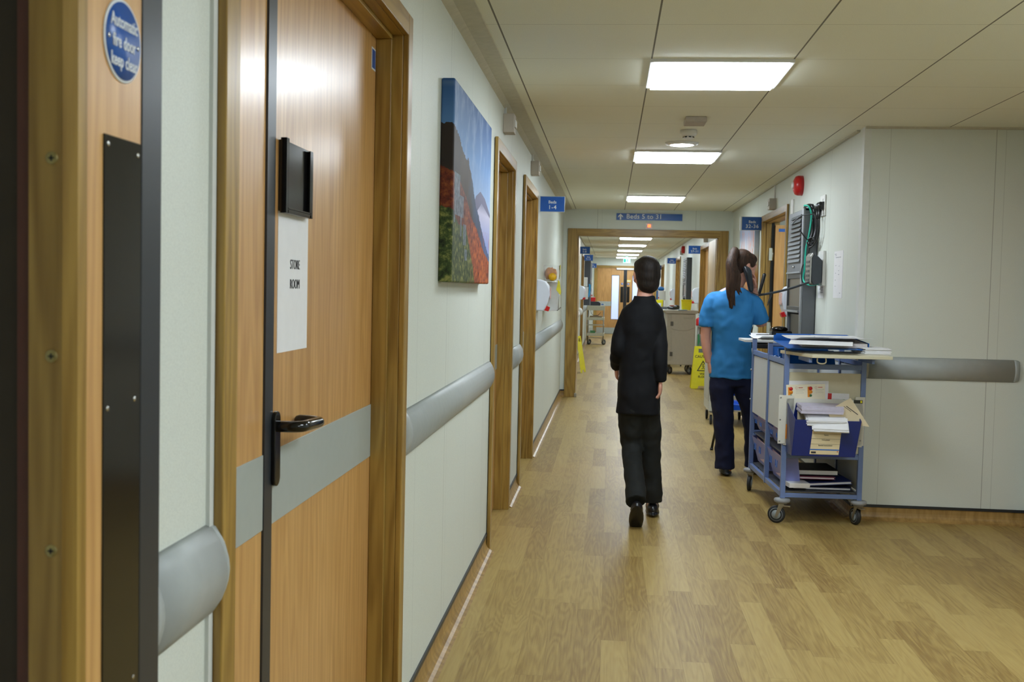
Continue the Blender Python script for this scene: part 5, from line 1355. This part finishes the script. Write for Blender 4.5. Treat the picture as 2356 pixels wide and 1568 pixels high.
# ---- telephone handset held at the right ear
hs = thing('telephone_handset', 'dark grey telephone handset held to the ear of the person in blue', 'telephone', (.993, 7.93, 1.44))
h = M()
h.tube([(-.022, -.024, .075), (-.008, -.030, .050), (.004, -.030, .0), (.014, -.026, -.045), (.022, -.018, -.080)], [.020, .028, .022, .021, .016], 14, sub=4, flat=1.45, round_ends=True)
h.build('handset', plain('handset_grey', '252c34', .35), hs)

# ---- walking person in dark clothes
JACK = fabric('black_jacket', '0a0c11', wr=.35, wd=.012)
CHAR = fabric('charcoal_trousers', '1c1e1d', wr=.5, wd=.016)
HAIRD = hair_mat('dark_hair', '100c0a', '241b16')
G0 = Vector((.215, 6.30, 0))
wp = thing('person', 'person in a long black jacket and charcoal trousers walking away along the corridor', 'person', tuple(G0))
def g(*p): return tuple(Vector(p)-G0)
b = M()
TR = [(.178, 6.30, .62, .118, .098), (.178, 6.30, .75, .116, .098), (.178, 6.30, .90, .102, .088), (.182, 6.30, 1.04, .112, .092), (.188, 6.30, 1.15, .122, .095), (.190, 6.305, 1.225, .112, .080), (.196, 6.308, 1.275, .064, .060), (.199, 6.312, 1.305, .054, .053)]
def grow(rows, k): return [(*g(r[0], r[1], r[2]), r[3]+k, r[4]+k) for r in rowspline(rows)]
oval(b, grow(TR, -.012))
b.tube([g(.197, 6.31, 1.25), g(.203, 6.325, 1.33), g(.208, 6.335, 1.37)], [.052, .046, .046], 14)
HC = Vector(g(.208, 6.340, 1.425)); f2 = Vector((-.25, .95, -.12)).normalized(); r2 = f2.cross(Vector((0, 0, 1))).normalized(); HR2 = Matrix((r2, f2, r2.cross(f2))).transposed()
head(b, HC, HR2, .96)
LA = [g(.115, 6.30, 1.20), g(.090, 6.30, 1.15), g(.062, 6.27, 1.05), g(.055, 6.28, .98), g(.045, 6.37, .92), g(.050, 6.42, .89)]
b.tube(LA, [.042, .045, .040, .037, .030, .023], 14, sub=4)
hand(b, LA[-1], (.03, .35, -.8), (1, .1, .1), .95, .6, -1)
RA = [g(.260, 6.305, 1.20), g(.278, 6.30, 1.15), g(.286, 6.27, 1.05), g(.294, 6.24, .97), g(.302, 6.24, .87), g(.304, 6.25, .82)]
b.tube(RA, [.042, .045, .040, .037, .030, .023], 14, sub=4)
hand(b, RA[-1], (-.03, .12, -1), (-1, .1, .1), .95, .5, 1)
LEG = [((.145, 6.30, .72), (.165, 6.40, .42), (.205, 6.42, .10)), ((.225, 6.30, .72), (.262, 6.27, .40), (.262, 6.02, .13))]
LEG = [((.140, 6.30, .72), (.150, 6.33, .42), (.175, 6.02, .16)), ((.225, 6.30, .72), (.262, 6.37, .40), (.285, 6.40, .09))]
for hp_, kn, an in LEG:
    b.tube([g(*hp_), g(*Vector(hp_).lerp(Vector(kn), .5)), g(*kn), g(*Vector(kn).lerp(Vector(an), .4)), g(*an)], [.080, .068, .050, .050, .034], 14, sub=3)
b.ell(g(.285, 6.45, .05), (.034, .10, .032)); b.ell(g(.180, 6.03, .13), (.022, .024, .04))
b.build('body', SKIN, wp, remesh=.0042, smooth_it=2)
t_ = M(); oval(t_, grow(TR[:3], -.004))
for hp_, kn, an in LEG:
    K, A = Vector(kn), Vector(an)
    t_.tube([g(*hp_), g(*Vector(hp_).lerp(K, .5)), g(*kn), g(*K.lerp(A, .5)), g(*K.lerp(A, 1.02))], [.084, .076, .060, .057, .058], 18, sub=3)
o = t_.build('trousers', CHAR, wp, remesh=.008, smooth_it=3); folds(o, .02, .07)
t_ = M(); oval(t_, grow(TR, .006))
t_.tube(LA, [.044, .051, .046, .044, .038, .033], 16, sub=4); t_.tube(RA, [.044, .051, .046, .044, .038, .033], 16, sub=4)
o = t_.build('jacket', JACK, wp, remesh=.0075, smooth_it=3); folds(o, .022, .10)
h = M()
def HE2(p, r): h.ell(HC+HR2 @ (Vector(p)*.97), tuple(q*.97 for q in r), 18, 14, HR2)
HE2((0, -.020, .033), (.080, .094, .086)); HE2((0, -.038, .0), (.077, .070, .085)); HE2((0, -.040, -.045), (.070, .055, .070)); HE2((0, .03, .070), (.068, .06, .042))
h.build('hair', HAIRD, wp, remesh=.006, smooth_it=8)
s_ = M(); s_.ell(g(.288, 6.50, .04), (.042, .080, .034)).ell(g(.285, 6.40, .042), (.036, .062, .040)).ell(g(.287, 6.45, .018), (.043, .135, .016)); s_.build('shoe', BLACK, wp, remesh=.005, smooth_it=2)
RT = Matrix.Translation(g(.182, 6.04, .0)) @ Matrix.Rotation(-.85, 4, 'X')
s_ = M().xf(Matrix.Translation(Vector(g(.180, 6.02, .105))) @ Matrix.Rotation(-.80, 4, 'X')); s_.ell((0, .09, -.01), (.042, .080, .032)).ell((0, -.01, .0), (.036, .062, .040)).ell((0, .04, -.028), (.043, .135, .016)); s_.build('shoe', BLACK, wp, remesh=.005, smooth_it=2)

# ---------------------------------------------------------------- groups of repeats
GROUPS = {'ceiling_light': 'square ceiling light panels', 'ward_sign': 'blue bed number signs along the corridor', 'dispenser': 'white wall dispensers along the corridor',
          'door_release_box': 'off-white boxes above doors', 'crash_rail': 'grey wall rails', 'ring_folder': 'folders in the low tray of the notes trolley',
          'ring_binder': 'blue binders in the open top of the notes trolley', 'tilt_tray': 'tilting plastic trays in the side of the notes trolley',
          'loose_letters': 'letters in the blue box file', 'paper_sheet': 'loose paper sheets on the notes trolley and desk', 'sharps_bin': 'sharps bins on the trolleys',
          'computer_cabinet': 'wall computer cabinets', 'wet_floor_sign': 'yellow wet floor signs', 'stacking_chair': 'plastic chairs'}
for o in bpy.data.objects:
    if o.parent is None and 'label' in o.keys():
        k = o.name.split('.')[0]
        if k in GROUPS and 'kind' not in o.keys(): o['group'] = GROUPS[k]
